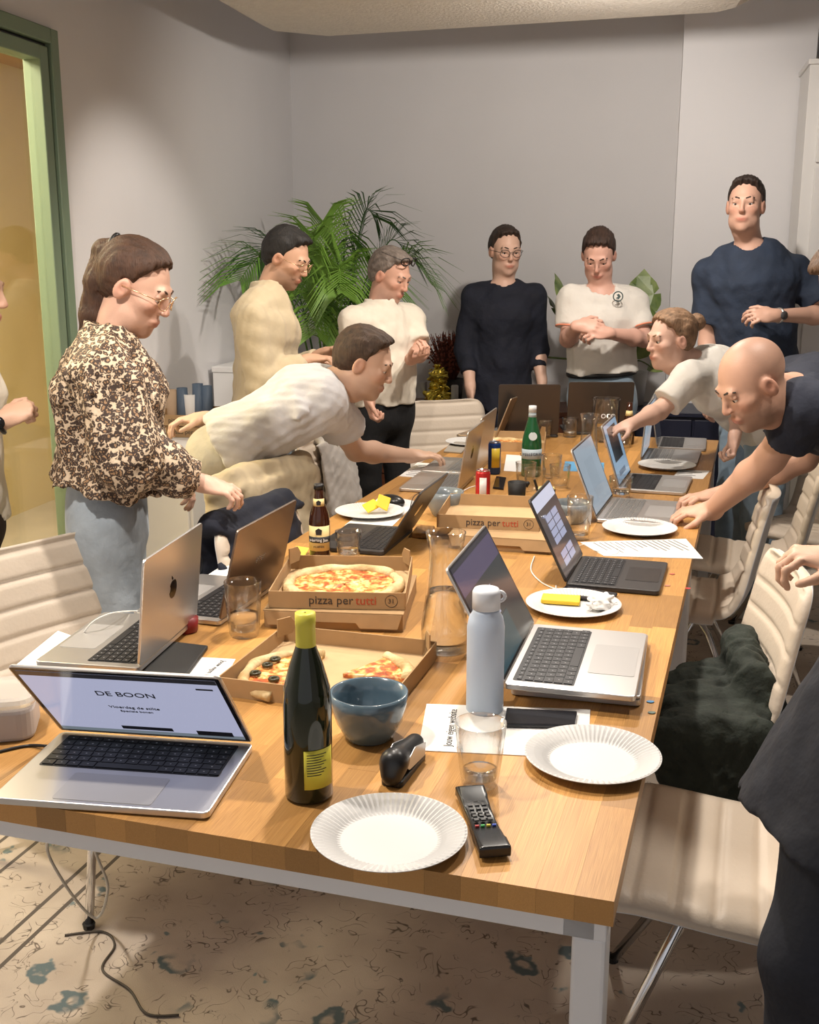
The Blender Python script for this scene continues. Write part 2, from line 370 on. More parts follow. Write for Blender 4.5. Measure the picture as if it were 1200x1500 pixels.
for v in (0.015, 2.055, 2.085, TL-.015):
    obj('cross_rail', box((0, -TL/2+v+(.025 if v < 1 or v == 2.085 else -.025), TZ-TH-.02), (TW-.02, .05, .035)), M_wframe, table, bevel=.003)
    for x in (-1, 1):
        obj('leg', box((x*(TW/2-.035), -TL/2+v+(.03 if v < 1 or v == 2.085 else -.03), (TZ-TH-.0375)/2+.008), (.05, .06, TZ-TH-.046)), M_wframe, table, bevel=.006)
# small stickers pressed on the table edge
for px, py, c in ((1008, 862, (.6, .05, .05)), (978, 858, (.5, .2, .15)), (953, 1028, (.05, .2, .4)), (955, 1044, (.08, .12, .1)), (985, 841, (.45, .1, .08))):
    p = at(px, py, TZ+.001); o = obj('sticker_scrap', prism([(.008*math.cos(a)*(1+.3*math.sin(3*a)), .006*math.sin(a)) for a in np.linspace(0, 6.28, 9)[:-1]], 0, .0008), mat('sticker_%d' % px, c, .5)); o.location = p
    tag(o, '%s paper scrap on the oak near the table edge, %s' % ({1008: 'small red', 978: 'dull red-brown', 953: 'bright blue', 955: 'dark', 985: 'faint rust'}[px], {1008: 'right of the black laptop', 978: 'left of the red scrap', 953: 'beside the stacked laptops', 955: 'nearer than the blue one', 985: 'by the black laptop corner'}[px]), 'scrap')
# ================================================================ CHAIRS
M_leather = mat('cream_leatherette', (.62, .53, .43), .5, noise=(6, .05), bump=(90, .08))
M_shell = mat('white_shell_back', (.62, .62, .63), .45)
def chair_mesh():
    ctl = spline([(x, y, 0) for x, y in ((.245, .435), (.225, .458), (.17, .466), (.02, .452), (-.1, .445), (-.17, .462), (-.215, .53), (-.245, .66), (-.27, .78), (-.285, .835), (-.289, .85))], 16)
    cl_ = [0]
    for i in range(1, len(ctl)): cl_.append(cl_[-1]+(ctl[i]-ctl[i-1]).length)
    n = 121; L = [cl_[-1]*i/(n-1) for i in range(n)]
    pr = [(float(np.interp(l, cl_, [c.x for c in ctl])), float(np.interp(l, cl_, [c.y for c in ctl]))) for l in L]
    bm = bmesh.new(); cols = 15; fr, bk = [], []
    for i in range(n):
        t = L[i]/L[-1]; d = Vector((pr[min(i+1, n-1)][0]-pr[max(i-1, 0)][0], pr[min(i+1, n-1)][1]-pr[max(i-1, 0)][1])).normalized(); nv = Vector((d.y, -d.x))
        if nv.y < 0 and t < .3: nv = -nv
        e = min(L[i], L[-1]-L[i]); w = .25-(.03 if t > .5 else 0)*(t-.5)*2
        if e < .07: w -= .07*(1-math.sqrt(max(0, 1-(1-e/.07)**2)))*.8
        ph = (L[i] % .075)/.075; gr = .009*math.exp(-((min(ph, 1-ph))/.09)**2)
        a, b = [], []
        for k in range(cols):
            s = -1+2*k/(cols-1); edge = max(0, abs(s)-.86)/.14
            g = gr*(1 if abs(s) < .9 else 0); cur = (.03*s*s if t > .45 else .012*s*s)
            o1 = .016*math.sqrt(max(0, 1-edge**2))-g; p = Vector(pr[i])+nv*(o1+cur); q = Vector(pr[i])-nv*(.014-cur)
            a.append(bm.verts.new((s*w, p.x, p.y))); b.append(bm.verts.new((s*w*.995, q.x, q.y)))
        fr.append(a); bk.append(b)
    return bm, fr, bk, n, cols
def make_chair():
    c = thing('meeting_chair', 'x', 'chair', group='cream ribbed meeting chairs')
    bm, fr, bk, n, cols = chair_mesh()
    for i in range(n-1):
        for k in range(cols-1): bm.faces.new((fr[i][k], fr[i][k+1], fr[i+1][k+1], fr[i+1][k]))
    for i in range(n-1):
        for s in (0, cols-1): bm.faces.new((fr[i][s], fr[i+1][s], bk[i+1][s], bk[i][s]))
    for k in range(cols-1):
        bm.faces.new((fr[0][k], fr[0][k+1], bk[0][k+1], bk[0][k])); bm.faces.new((fr[-1][k], fr[-1][k+1], bk[-1][k+1], bk[-1][k]))
    bmesh.ops.delete(bm, geom=[v for v in bm.verts if not v.link_faces], context='VERTS')
    obj('cushion', bm, M_leather, c, smooth=True)
    bm, fr, bk, n, cols = chair_mesh()
    for i in range(n-1):
        for k in range(cols-1): bm.faces.new((bk[i][k], bk[i+1][k], bk[i+1][k+1], bk[i][k+1]))
    bmesh.ops.delete(bm, geom=[v for v in bm.verts if not v.link_faces], context='VERTS')
    obj('shell', bm, M_shell, c, smooth=True, solid=.004)
    edge = [Vector(fr_) for fr_ in []]
    obj('hub', lathe([(.05, .40), (.07, .405), (.07, .43), (.1, .437)], 16), M_chrome, c, smooth=True)
    for k in range(4):
        a = R(45+90*k); d = Vector((math.cos(a), math.sin(a), 0))
        obj('leg', tube([d*.02+Vector((0, 0, .41)), d*.08+Vector((0, 0, .405)), d*.14+Vector((0, 0, .36)), d*.36+Vector((0, 0, .02))], .0115, 10), M_chrome, c, smooth=True)
        obj('foot_pad', lathe([(.014, .0125), (.016, .026)], 10), M_black, c, loc=d*.362)
    return c
chair0 = make_chair(); chair_used = []
FR = R(72.8); FL = R(252.8)
def chair(label, loc, rz):
    c = chair0 if not chair_used else copytree(chair0); chair_used.append(c)
    c.location = (loc[0], loc[1], 0); c.rotation_euler = (0, 0, rz); c['label'] = label; return c
chair('cream ribbed chair nearest the camera, right of the table corner', T(-.17, .66), FR)
c2 = chair('cream ribbed chair with a dark green jacket on its seat', T(.0, 1.4), FR+R(12))
chair('cream ribbed chair just beyond the one with the green jacket', T(.05, 2.42), FR)
chair('cream ribbed chair in front of the bald man leaning on the table', T(-.14, 3.0), FR)
chair('cream ribbed chair turned towards the camera behind the bald man\'s arms', T(-.47, 3.62), FR+R(60))
chair('cream ribbed chair at the near left, beside the silver laptop', T(1.47, 1.0), FL-R(22))
chair('cream chair with a navy jacket behind the dark laptop lid', T(1.03, 1.57), FL+R(-8))
chair('chair hung with a sand-coloured coat behind the woman\'s hand', T(1.23, 2.12), FL+R(-14))
chair('cream ribbed chair draped with a pale jacket beside the leaning man', T(1.36, 2.95), FL+R(-4))
chair('cream ribbed chair at the far end of the table by the sideboard', T(1.3, 4.15), FL-R(55))
# ================================================================ THINGS ON THE TABLE
M_alu = mat('silver_aluminium', (.60, .585, .57), .33, .85)
M_gold = mat('gold_aluminium', (.62, .49, .36), .33, .85)
M_dark = mat('dark_graphite', (.05, .047, .046), .4, .4)
M_brown = mat('bronze_lid', (.20, .155, .125), .33, .7)
M_key = mat('black_keys', (.012, .012, .014), .45)
M_gkey = mat('grey_keys', (.16, .155, .15), .5)
M_bezel = mat('screen_bezel', (.01, .01, .012), .12)
def scr(name, c, s=1.0): return mat('screen_'+name, (.02, .02, .02), .12, emit=(*c, s))
S_white = scr('white', (.46, .48, .66), .7); S_ink = scr('ink', (.01, .01, .015), 0)
APPLE = []
def logo_poly(s):
    o = []
    for k in range(40):
        a = 2*math.pi*k/40; r = .5*(1-.10*math.exp(-((a-math.pi/2)/.35)**2)-.05*math.exp(-((a-1.5*math.pi)/.3)**2))
        x, y = r*.95*math.cos(a), r*1.0*math.sin(a)
        d = math.hypot(x-.56, y-.06)
        if d < .22: x = .56-(.22)*(.56-x)/max(d, 1e-3); y = .06-(.22)*(.06-y)/max(d, 1e-3)
        o.append((x*s, y*s))
    return o
_keyme = None
def laptop(label, c, xdir, w, d, ang, body, keym, content=None, logo=None, keys='joined', z=TZ, lid_t=.006, base_t=.014, name='laptop', kb=(.86, .45), pad=True, group=None, lidmat=None, rows=6, cols=14):
    global _keyme
    rz = math.atan2(xdir[1], xdir[0])
    t = thing(name, label, 'laptop', (c[0], c[1], z), rz, group)
    bo = obj('base', prism(rrect(w, d, .012, cy=-d/2), .002, base_t), body, t, bevel=.002)
    obj('rubber_foot', prism(rrect(w*.8, d*.8, .01, cy=-d/2), 0, .003), M_black, bo)
    kw, kd = w*kb[0], d*kb[1]; y0 = -d*.07
    obj('keyboard_well', prism(rrect(kw+.006, kd+.006, .004, cy=y0-kd/2), base_t-.001, base_t+.0006), M_key if keym is M_key else body, bo)
    if pad: obj('trackpad', prism(rrect(w*.46, d*.36, .006, cy=-d*.78), base_t, base_t+.0007), mat('trackpad_'+body.name, tuple(x*.85 for x in body.node_tree.nodes['Principled BSDF'].inputs['Base Color'].default_value[:3]), .3, .5), bo)
    ph = kd/rows; pw = kw/cols; kk = []
    for r in range(rows):
        y = y0-ph*(r+.5)
        if r < rows-1:
            off = [0, 0, .25, .4, .7, 0][r % 6]*pw*.6
            x = -kw/2
            while x < kw/2-pw*.5:
                ww = pw if x > -kw/2+1e-6 or off == 0 else pw+off
                if kw/2-(x+ww) < pw*.6: ww = kw/2-x
                kk.append((x+ww/2, y, ww, ph*(.6 if r == 0 else 1))); x += ww
        else:
            x = -kw/2
            for ww in (1, 1, 1, 1.25, 5, 1.25, 1, .9, .9, .9): kk.append((x+ww*pw/2, y, ww*pw, ph)); x += ww*pw
    if keys == 'each':
        if _keyme is None:
            bm = box((0, 0, 0), (1, 1, 1)); _keyme = bpy.data.meshes.new('key'); bm.to_mesh(_keyme); bm.free(); _keyme.materials.append(M_key)
        for x, y, ww, hh in kk:
            o = bpy.data.objects.new('key', _keyme); link(o, bo); o.location = (x, y, base_t+.0012); o.scale = (ww-.0028, hh-.0028, .0018)
    else:
        bm = bmesh.new()
        for x, y, ww, hh in kk: bx(bm, (x, y, base_t+.001), (ww-.003, hh-.003, .0014))
        tag(obj('keys', bm, keym, bo), kind='stuff')
    if keys == 'each' and keym is M_key:      # pale legends on the keys
        bm = bmesh.new()
        for x, y, ww, hh in kk:
            if ww < pw*3: bx(bm, (x, y, base_t+.0022), (.0028, .0024, .0003))
        tag(obj('key_legends', bm, mat('key_legend', (.35, .35, .37), .5), bo), kind='stuff')
    hl = d*.985
    ld = obj('lid', prism(rrect(w, hl, .011, cy=hl/2), -lid_t, 0), lidmat or body, t, bevel=.0015)
    ld.location = (0, -.004, base_t+.003); ld.rotation_euler = (R(ang), 0, 0); ld.rotation_euler = (R(180-ang), 0, 0)
    # lid local: x right, y up the lid, -z faces the user after the turn
    ld.rotation_euler = (R(180)-R(ang), 0, 0)
    def face(nm, x0, x1, y0, y1, m, zz): return obj(nm, box(((x0+x1)/2*w, (y0+y1)/2*hl, zz), ((x1-x0)*w, (y1-y0)*hl, .0004)), m, ld)
    # user side is +z of the lid when opened (turned about x)
    face('bezel', -.49, .49, .015, .985, M_bezel, .0003)
    if content:
        for i, (x0, x1, y0, y1, m) in enumerate(content.get('rects', [])): face('screen' if i == 0 else 'screen_block', x0, x1, y0, y1, m, .0006+.0002*i)
        for (s, x, y, size, m) in content.get('text', []): text(s, size, m, ld, (x*w, y*hl, .0035), name='lettering')
    if logo == 'fruit':
        g = mat('logo_mirror', (.05, .05, .05), .1, .9) if body is not M_gold else mat('logo_gold', (.8, .62, .42), .12, .9)
        obj('logo', prism(logo_poly(.045), -.0005, .0002), g, ld, loc=(0, hl*.52, -lid_t)); obj('logo_leaf', prism([(.002, .026), (.012, .034), (.011, .026), (.004, .021)], -.0005, .0002), g, ld, loc=(0, hl*.52, -lid_t))
    elif logo: text(logo, .032, mat('logo_silver', (.5, .5, .5), .2, .8), ld, (0, hl*.5, -lid_t-.0004), rot=(0, R(180), 0), name='lettering')
    return t
def lap(label, near, far, z=TZ, side='R', over=None, **k):
    a = at(*near, z+.015); b = at(*far, z+.015); c = (a+b)/2; d = (b-a) if side == 'R' else (a-b)
    k.setdefault('w', (b-a).length); return laptop(label, c, d, z=z, **k)
UI = dict
conA = UI(rects=[(-.47, .47, .05, .96, S_white), (-.47, .47, .90, .96, scr('bar', (.03, .03, .04), .3)), (-.47, .47, .05, .10, scr('dock', (.25, .3, .35), .5)), (-.14, .12, .12, .17, scr('button', (.02, .02, .03), .2)), (.24, .42, .09, .16, scr('button', (.02, .02, .03), .2)), (.36, .44, .82, .84, scr('button', (.02, .02, .03), .2))],
         text=[('DE BOON', 0, .70, .024, S_ink), ('Vloerdag de stilte', 0, .5, .013, S_ink), ('Speciale bonen', 0, .44, .010, S_ink)])
laptop('open silver laptop nearest the camera showing a white shop page', (at(88, 1070, .755)+at(374, 1088, .755))/2, at(374, 1088, .755)-at(88, 1070, .755), .37, .262, 48, M_alu, M_key, conA, keys='each')
lap('open silver laptop whose polished back faces us at the left, on a black sleeve', (203, 978), (288, 903), side='L', w=.345, d=.24, ang=96, body=M_alu, keym=M_key, logo='fruit', keys='each', z=TZ+.012)
lap('open laptop with bronze-brown lid beside the wine-coloured cup', (318, 912), (412, 848), side='L', w=.36, d=.24, ang=104, body=M_alu, lidmat=M_brown, keym=M_key, logo='acer', keys='each')
S_dark = scr('darkpage', (.05, .05, .06), .35); S_pur = scr('purple', (.10, .08, .16), .6)
conD = UI(rects=[(-.47, .47, .04, .97, scr('slate', (.035, .05, .06), .5)), (-.47, .47, .72, .97, S_pur), (-.47, .47, .93, .97, scr('topbar', (.03, .03, .05), .5)), (-.47, .1, .04, .35, scr('teal', (.02, .09, .12), .5))],
         text=[('LAMETTERIE UIT', -.12, .60, .014, S_white), ('DE', -.12, .45, .06, S_white)])
uZ = TZ
u = laptop('closed silver laptop lying underneath the open one beside the blue flask', (at(747, 1012, .752)+at(785, 922, .752))/2, at(785, 922, .752)-at(747, 1012, .752), .385, .262, 179.5, mat('hp_silver', (.5, .5, .51), .35, .7), M_gkey, base_t=.016, name='closed_laptop')
lap('open silver laptop with a dark page, stacked on a closed one', (737, 1000), (781, 913), z=TZ+.0285, side='R', w=.385, d=.262, ang=118, body=M_alu, keym=M_key, content=conD, keys='each')
for ch in u.children:      # shut the lower lid
    if ch.name.startswith('lid'): ch.rotation_euler = (R(180), 0, 0); ch.location.z = .0185
br = scr('brownpage', (.10, .075, .075), .55)
conE = UI(rects=[(-.47, .47, .04, .97, br), (-.47, .47, .82, .97, scr('pale', (.65, .66, .8), .8))]+[(-.28+.27*i, -.03+.27*i, .12+.088*j, .195+.088*j, S_white) for i in (0, 1) for j in (0, 1, 3, 4, 5, 6)], text=[('Menu', -.3, .74, .014, S_white)])
lap('open black laptop with a white table on a brown page', (829, 853), (852, 814), side='R', w=.30, d=.25, ang=116, body=M_dark, keym=M_key, content=conE, keys='each')
conF = UI(rects=[(-.47, .47, .04, .97, scr('bluegrey', (.32, .38, .44), .75)), (-.2, .2, .2, .75, scr('bluegrey2', (.30, .355, .41), .75))])
lap('open silver laptop under the bald man\'s hands', (872, 760), (897, 727), side='R', w=.37, d=.25, ang=112, body=M_alu, keym=M_gkey, content=conF)
conG = UI(rects=[(-.47, .47, .04, .97, scr('skyblue', (.25, .38, .52), .7)), (-.3, .3, .35, .9, scr('darkpic', (.02, .02, .025), .4)), (-.25, .2, .12, .2, scr('blueline', (.08, .15, .25), .6))])
lap('open silver laptop with a black and blue picture, beyond the bald man\'s hands', (906, 715), (923, 692), side='R', w=.33, d=.25, ang=108, body=M_alu, keym=M_key, content=conG)
lap('grey laptop with round stickers on its palm rest, screen edge-on', (938, 674), (950, 655), side='R', w=.33, d=.24, ang=86, body=mat('grey_alu', (.42, .41, .40), .4, .7), keym=M_gkey, content=conF)
lap('farthest laptop on the right side, in front of the leaning woman', (962, 655), (968, 638), side='R', w=.32, d=.22, ang=100, body=mat('grey_alu', (.42, .41, .40), .4, .7), keym=M_key, content=UI(rects=[(-.47, .47, .04, .97, S_dark)]))
# left side, far
lap('open dark laptop with black keyboard beside the beer bottle', (562, 808), (606, 772), side='L', w=.32, d=.225, ang=122, body=M_dark, keym=M_key, keys='joined', logo='fruit')
lap('silver laptop in the middle of the left side, glowing logo on its lid', (664, 725), (700, 690), side='L', w=.33, d=.23, ang=100, body=M_gold if False else mat('warm_alu', (.58, .54, .49), .34, .8), keym=M_gkey, logo='fruit')
lap('silver laptop under the leaning man\'s hand', (690, 697), (722, 668), side='L', w=.33, d=.23, ang=97, body=mat('warm_alu', (.58, .54, .49), .34, .8), keym=M_gkey)
lap('gold laptop at the far left corner, lid towards us', (727, 640), (758, 628), side='L', w=.31, d=.21, ang=112, body=M_gold, keym=M_gkey, logo='fruit')
pL = (at(722, 650, TZ)+at(815, 645, TZ))/2
for lb, px0, px1, py, w_, an in (('large dark laptop at the far end, brown back facing us', 724, 814, 644, .36, 100), ('large dark laptop at the far end with a pale gleam on its back', 826, 922, 640, .38, 98)):
    a, b = at(px0, py, TZ), at(px1, py, TZ); c = (a+b)/2+Vector((.02, .06, 0))
    laptop(lb, c, (a-b), (b-a).length, .26, an, M_dark, M_key, lidmat=mat('dark_lid', (.075, .06, .05), .3, .6))
# ---------------- crockery, glass, bottles
M_paper = mat('white_paper', (.78, .77, .75), .8)
M_plate = mat('paper_plate', (.55, .545, .535), .5)
def plate_bm(r=.121):
    n = 144; bm = bmesh.new(); prof = [(0, .006), (r*.5, .006), (r*.62, .0065), (r*.68, .009), (r*.74, .013), (r*.86, .019), (r*.97, .0225), (r, .022)]
    rings = []
    for i, (q, z) in enumerate(prof):
        rip = .0011 if 3 <= i <= 6 else 0
        rings.append([bm.verts.new((max(q, .0005)*math.cos(2*math.pi*k/n), max(q, .0005)*math.sin(2*math.pi*k/n), z+(rip if k % 2 else -rip))) for k in range(n)])
    for a, b in zip(rings, rings[1:]):
        for k in range(n): bm.faces.new((a[k], a[(k+1) % n], b[(k+1) % n], b[k]))
    bm.faces.new(rings[0][::-1]); return bm
plate_me = None
def plate(label, px, py, dz=0, rx=0):
    global plate_me
    p = at(px, py, TZ+dz+.01)
    if plate_me is None: o = obj('paper_plate', plate_bm(), M_plate, solid=.0012); plate_me = o
    else: o = plate_me.copy(); COL.objects.link(o)
    o.location = (p.x, p.y, TZ+dz-.0048); o.rotation_euler = (rx, 0, random.random()*6); tag(o, label, 'plate', 'white paper plates'); return o
plate('empty fluted paper plate at the near table edge beside the remote', 570, 1222)
plate('empty fluted paper plate at the right table edge by the near glass', 868, 1108)
plate('paper plate holding a yellow napkin and a crumpled tissue', 840, 886)
plate('empty paper plate beside the bald man\'s hands', 937, 774)
plate('paper plate lying beyond the open laptops near the far right edge', 977, 682)
plate('paper plate with yellow crisps beside the computer mouse', 542, 750)
plate('paper plate at the far left, leaning beside the blue can', 690, 648, .004)
def glass(name, label, px, py, r0, r1, h, water=0, group='faceted tumblers', facet=10, z=TZ):
    p = at(px, py, z); t = thing(name, label, 'glass', (p.x, p.y, z), 0, group)
    n = 40; bm = bmesh.new(); rings = []; w = .0028
    prof = [(r0*.9, 0, 0), (r0, .004, .6), (r0+(r1-r0)*.35, h*.35, 1), (r0+(r1-r0)*.62, h*.6, 1), (r0+(r1-r0)*.72, h*.66, 0), (r1, h, 0), (r1-w, h, 0), (r0+(r1-r0)*.6-w, h*.62, 0), (r0+(r1-r0)*.1-w, .016, 0), (r0*.4, .012, 0)]
    for q, z_, m in prof:
        rings.append([bm.verts.new(((q+m*.0016*math.cos(facet*2*math.pi*k/n))*math.cos(2*math.pi*k/n), (q+m*.0016*math.cos(facet*2*math.pi*k/n))*math.sin(2*math.pi*k/n), z_)) for k in range(n)])
    for a, b in zip(rings, rings[1:]):
        for k in range(n): bm.faces.new((a[k], a[(k+1) % n], b[(k+1) % n], b[k]))
    bm.faces.new(rings[0][::-1]); bm.faces.new(rings[-1])
    obj('tumbler', bm, M_glass, t, smooth=True)
    if water: hr = lambda zz: r0+(r1-r0)*zz/h-w-.0006; obj('water', lathe([(hr(.018), .0175), (hr(water), water)], 24), mat('water', (1, 1, 1), 0, trans=1, ior=1.33), t, smooth=True)
    return t
glass('tumbler', 'near faceted tumbler with a little water, behind the remote', 703, 1150, .030, .044, .115, .03)
glass('tumbler', 'tall tumbler with water at the left, beside the pizza boxes', 358, 931, .034, .044, .135, .055)
glass('tumbler', 'short tumbler beside the beer bottle', 511, 818, .031, .040, .085, .03)
glass('tumbler', 'tall tumbler standing by the blue bowl beside the black laptop', 848, 790, .031, .042, .14, .02)
glass('tumbler', 'low tumbler with water beside the open laptop beyond the bald man\'s hands', 909, 729, .034, .044, .08, .035)
for lb, px, py in (('stacked empty tumbler, left of the cluster behind the black cup', 770, 712), ('empty tumbler in the middle of the cluster', 783, 722), ('empty tumbler right of the cluster', 808, 700), ('tumbler behind the cluster by the tall carafe', 820, 716), ('empty tumbler between the far dark laptops', 797, 642), ('tumbler with water at the far end', 835, 640), ('tumbler beside the small brown bottle', 914, 655)):
    glass('tumbler', lb, px, py, .031, .041, .095, .03 if 'water' in lb else 0)
def carafe(label, px, py, h, r, neck, water, name='carafe'):
    p = at(px, py, TZ); t = thing(name, label, 'carafe', (p.x, p.y, TZ)); w = .003
    out = [(r*.92, 0), (r, .006), (r*.98, h*.25), (r*.8, h*.5), (neck, h*.75), (neck*1.02, h*.85), (neck*1.25, h)]
    inn = [(q-w, max(z, .012)) for q, z in out[::-1][:-1]]+[(r*.5, .011)]
    obj('vessel', lathe(out+inn, 36), M_glass, t, smooth=True)
    if water:
        f = lambda z: float(np.interp(z, [b for a, b in out], [a for a, b in out]))-w-.0006
        obj('water', lathe([(f(.02), .0135)]+[(f(z), z) for z in np.linspace(.03, water, 8)], 32), mat('water', (1, 1, 1), 0, trans=1, ior=1.33), t, smooth=True)
carafe('large glass carafe half full of water beside the dark-screened laptop', 652, 958, .285, .055, .036, .15)
carafe('tall glass carafe standing behind the cluster of tumblers', 861, 690, .24, .045, .032, .07)
p = at(886, 646, TZ); t = thing('measuring_jug', 'glass jug with printed mark at the far end of the table', 'jug', (p.x, p.y, TZ))
obj('vessel', lathe([(.06, 0), (.066, .006), (.066, .2), (.07, .21), (.067, .21), (.063, .2), (.063, .012), (.03, .01)], 32), M_glass, t, smooth=True)
obj('water', lathe([(.062, .013), (.062, .085)], 32), mat('water', (1, 1, 1), 0, trans=1, ior=1.33), t, smooth=True)
text('OCO', .03, mat('jug_print', (.8, .8, .8), .5), t, (0, -.068, .13), rot=(R(90), 0, 0))
def bottle(name, label, px, py, prof, m, parts, cat='bottle', z=TZ):
    p = at(px, py, z); t = thing(name, label, cat, (p.x, p.y, z)); obj('bottle_body', lathe(prof, 40), m, t, smooth=True)
    for nm, pr, mm in parts: obj(nm, lathe(pr, 40, cap=False), mm, t, smooth=True, solid=.0006)
    return t
def arc_label(t, name, r, z0, z1, a0, a1, m, n=16):
    bm = bmesh.new(); vs_ = [[bm.verts.new((r*math.cos(a), r*math.sin(a), z)) for z in (z0, z1)] for a in np.linspace(a0, a1, n)]
    for a, b in zip(vs_, vs_[1:]): bm.faces.new((a[0], b[0], b[1], a[1]))
    return obj(name, bm, m, t, smooth=True, solid=.0005)
M_wine = mat('dark_green_glass', (.012, .016, .006), .06, coat=.3)
M_yel = mat('yellow_label', (.62, .55, .06), .45)
t = bottle('wine_bottle', 'dark wine bottle with yellow-green capsule and back label', 453, 1165, [(.034, 0), (.040, .006), (.040, .17), (.038, .195), (.027, .235), (.0165, .265), (.0145, .29), (.0145, .318)], M_wine, [('capsule', [(.0158, .258), (.0162, .262), (.0160, .30), (.0166, .301), (.0166, .32), (.002, .3205)], M_yel)])
M_ink = mat('black_print', (.02, .02, .02), .6)
arc_label(t, 'back_label', .0407, .03, .098, R(-95), R(-18), M_yel)
for k in range(9): arc_label(t, 'print_line', .0412, .09-.0045*k, .0913-.0045*k, R(-88), R(-40-7*(k % 3)), M_ink, 8)
M_beer = mat('brown_glass', (.035, .010, .004), .08, coat=.3); M_cream = mat('cream_label', (.66, .52, .24), .5)
t = bottle('beer_bottle', 'brown beer bottle with cream label beside the pizza box', 469, 818, [(.029, 0), (.031, .005), (.031, .115), (.027, .14), (.016, .17), (.0135, .195), (.0135, .222)], M_beer, [('crown_cap', [(.0145, .212), (.0148, .222), (.013, .2265), (.001, .227)], M_black)])
arc_label(t, 'front_label', .0315, .03, .105, R(-165), R(-20), M_cream); arc_label(t, 'neck_label', .0185, .158, .185, R(-150), R(-30), M_cream)
arc_label(t, 'name_band', .0319, .055, .073, R(-165), R(-20), M_ink)
text('Hertog Jan', .0125, mat('white_print', (.8, .8, .78), .6), t, (0, -.0326, .064), rot=(R(90), 0, 0)); text('PILSENER', .008, M_ink, t, (0, -.0325, .043), rot=(R(90), 0, 0))
obj('emblem', prism([(-.008, -.008), (.008, -.008), (.01, .006), (0, .012), (-.01, .006)], 0, .0006), M_ink, t, loc=(0, -.0318, .088), rot=(R(90), 0, 0))
obj('emblem', prism([(-.006, -.006), (.006, -.006), (.007, .005), (0, .009), (-.007, .005)], 0, .0006), M_ink, t, loc=(0, -.019, .172), rot=(R(90), 0, 0))
M_flask = mat('pale_blue_enamel', (.46, .54, .66), .4)
t = bottle('drinking_flask', 'pale blue insulated drinking flask with loop lid', 710, 1040, [(.034, 0), (.037, .004), (.037, .175), (.033, .195), (.0265, .205), (.0265, .212)], M_flask, [], 'flask')
obj('lid', lathe([(.0275, .212), (.0275, .245), (.024, .252), (.002, .253)], 32), mat('flask_lid', (.6, .63, .68), .45), t, smooth=True)
obj('loop', tube([(.024+.012*math.cos(a), 0, .236+.010*math.sin(a)) for a in np.linspace(0, 6.28, 16)[:-1]], .0035, 8, closed=True), mat('flask_lid', (.6, .63, .68), .45), t, smooth=True)
M_grn = mat('green_bottle_glass', (.02, .16, .06), .06, trans=.35, coat=.3)
t = bottle('water_bottle', 'green mineral water bottle with pale labels and white cap', 778, 697, [(.038, 0), (.041, .006), (.041, .13), (.036, .165), (.018, .235), (.014, .262), (.014, .275)], M_grn, [('cap', [(.0155, .262), (.0155, .288), (.001, .289)], mat('cap_white', (.75, .77, .8), .5)), ('neck_label', [(.0165, .243), (.0146, .262)], mat('pale_blue_print', (.5, .6, .68), .5))])
arc_label(t, 'front_label', .0415, .075, .115, R(-170), R(-10), mat('pale_blue_print', (.5, .6, .68), .5)); text('S.PELLEGRINO', .0165, mat('navy_print', (.02, .04, .1), .5), t, (0, -.0425, .095), rot=(R(90), 0, 0))
obj('oval_label', prism([(.017*math.cos(a), .017*math.sin(a)) for a in np.linspace(0, 6.28, 24)[:-1]], 0, .003), mat('oval_label', (.6, .65, .66), .5), t, loc=(0, -.033, .168), rot=(R(72), 0, 0))
for lb, px, py, c, c2 in (('red energy drink can beside the white cables', 707, 742, (.55, .03, .03), (.75, .7, .68)), ('blue and yellow iced tea can behind the red can', 724, 694, (.02, .06, .25), (.75, .55, .05))):
    cm = mat('can_%d' % px, c, .25, .4); t = bottle('drinks_can', lb, px, py, [(.022, 0), (.0265, .008), (.0265, .122), (.0235, .132)], cm, [('rim', [(.0235, .131), (.0245, .134), (.0225, .135), (.0215, .131), (.001, .131)], M_chrome)], 'can')
    arc_label(t, 'printed_patch', .0269, .03, .11, R(-120), R(-65) if px == 707 else R(-40), mat('canprint_%d' % px, c2, .35))
for lb, px, py, h in (('small brown bottle with gold label by the far right laptops', 920, 650, .2),):
    t = bottle('beer_bottle', lb, px, py, [(.027, 0), (.029, .005), (.029, h*.52), (.014, h*.75), (.013, h)], M_beer, [('gold_label', [(.0185, h*.68), (.0145, h*.80)], M_cream)])
def bowl(label, px, py, R0, h, m, z=TZ, cat='bowl'):
    p = at(px, py, z); b = obj('bowl', lathe([(R0*.55, 0), (R0*.62, .004), (R0*.86, h*.4), (R0*.97, h*.75), (R0, h), (R0-.005, h), (R0*.90, h*.7), (R0*.78, h*.38), (R0*.5, .012), (.001, .010)], 48), m, smooth=True)
    b.location = (p.x, p.y, z); return tag(b, label, cat, 'blue-grey stoneware bowls')
M_bowl = mat('blue_grey_glaze', (.10, .155, .20), .18, coat=.5, noise=(8, .12))
M_bowl2 = mat('grey_glaze', (.21, .24, .26), .22, coat=.4, noise=(8, .1))
bowl('blue-grey bowl between the wine bottle and the near pizza box', 541, 1080, .073, .092, M_bowl)
bowl('grey bowl beside the red can and white cables', 651, 755, .067, .088, M_bowl2)
bowl('blue-grey bowl partly hidden behind the tall tumbler', 838, 765, .067, .07, M_bowl2)
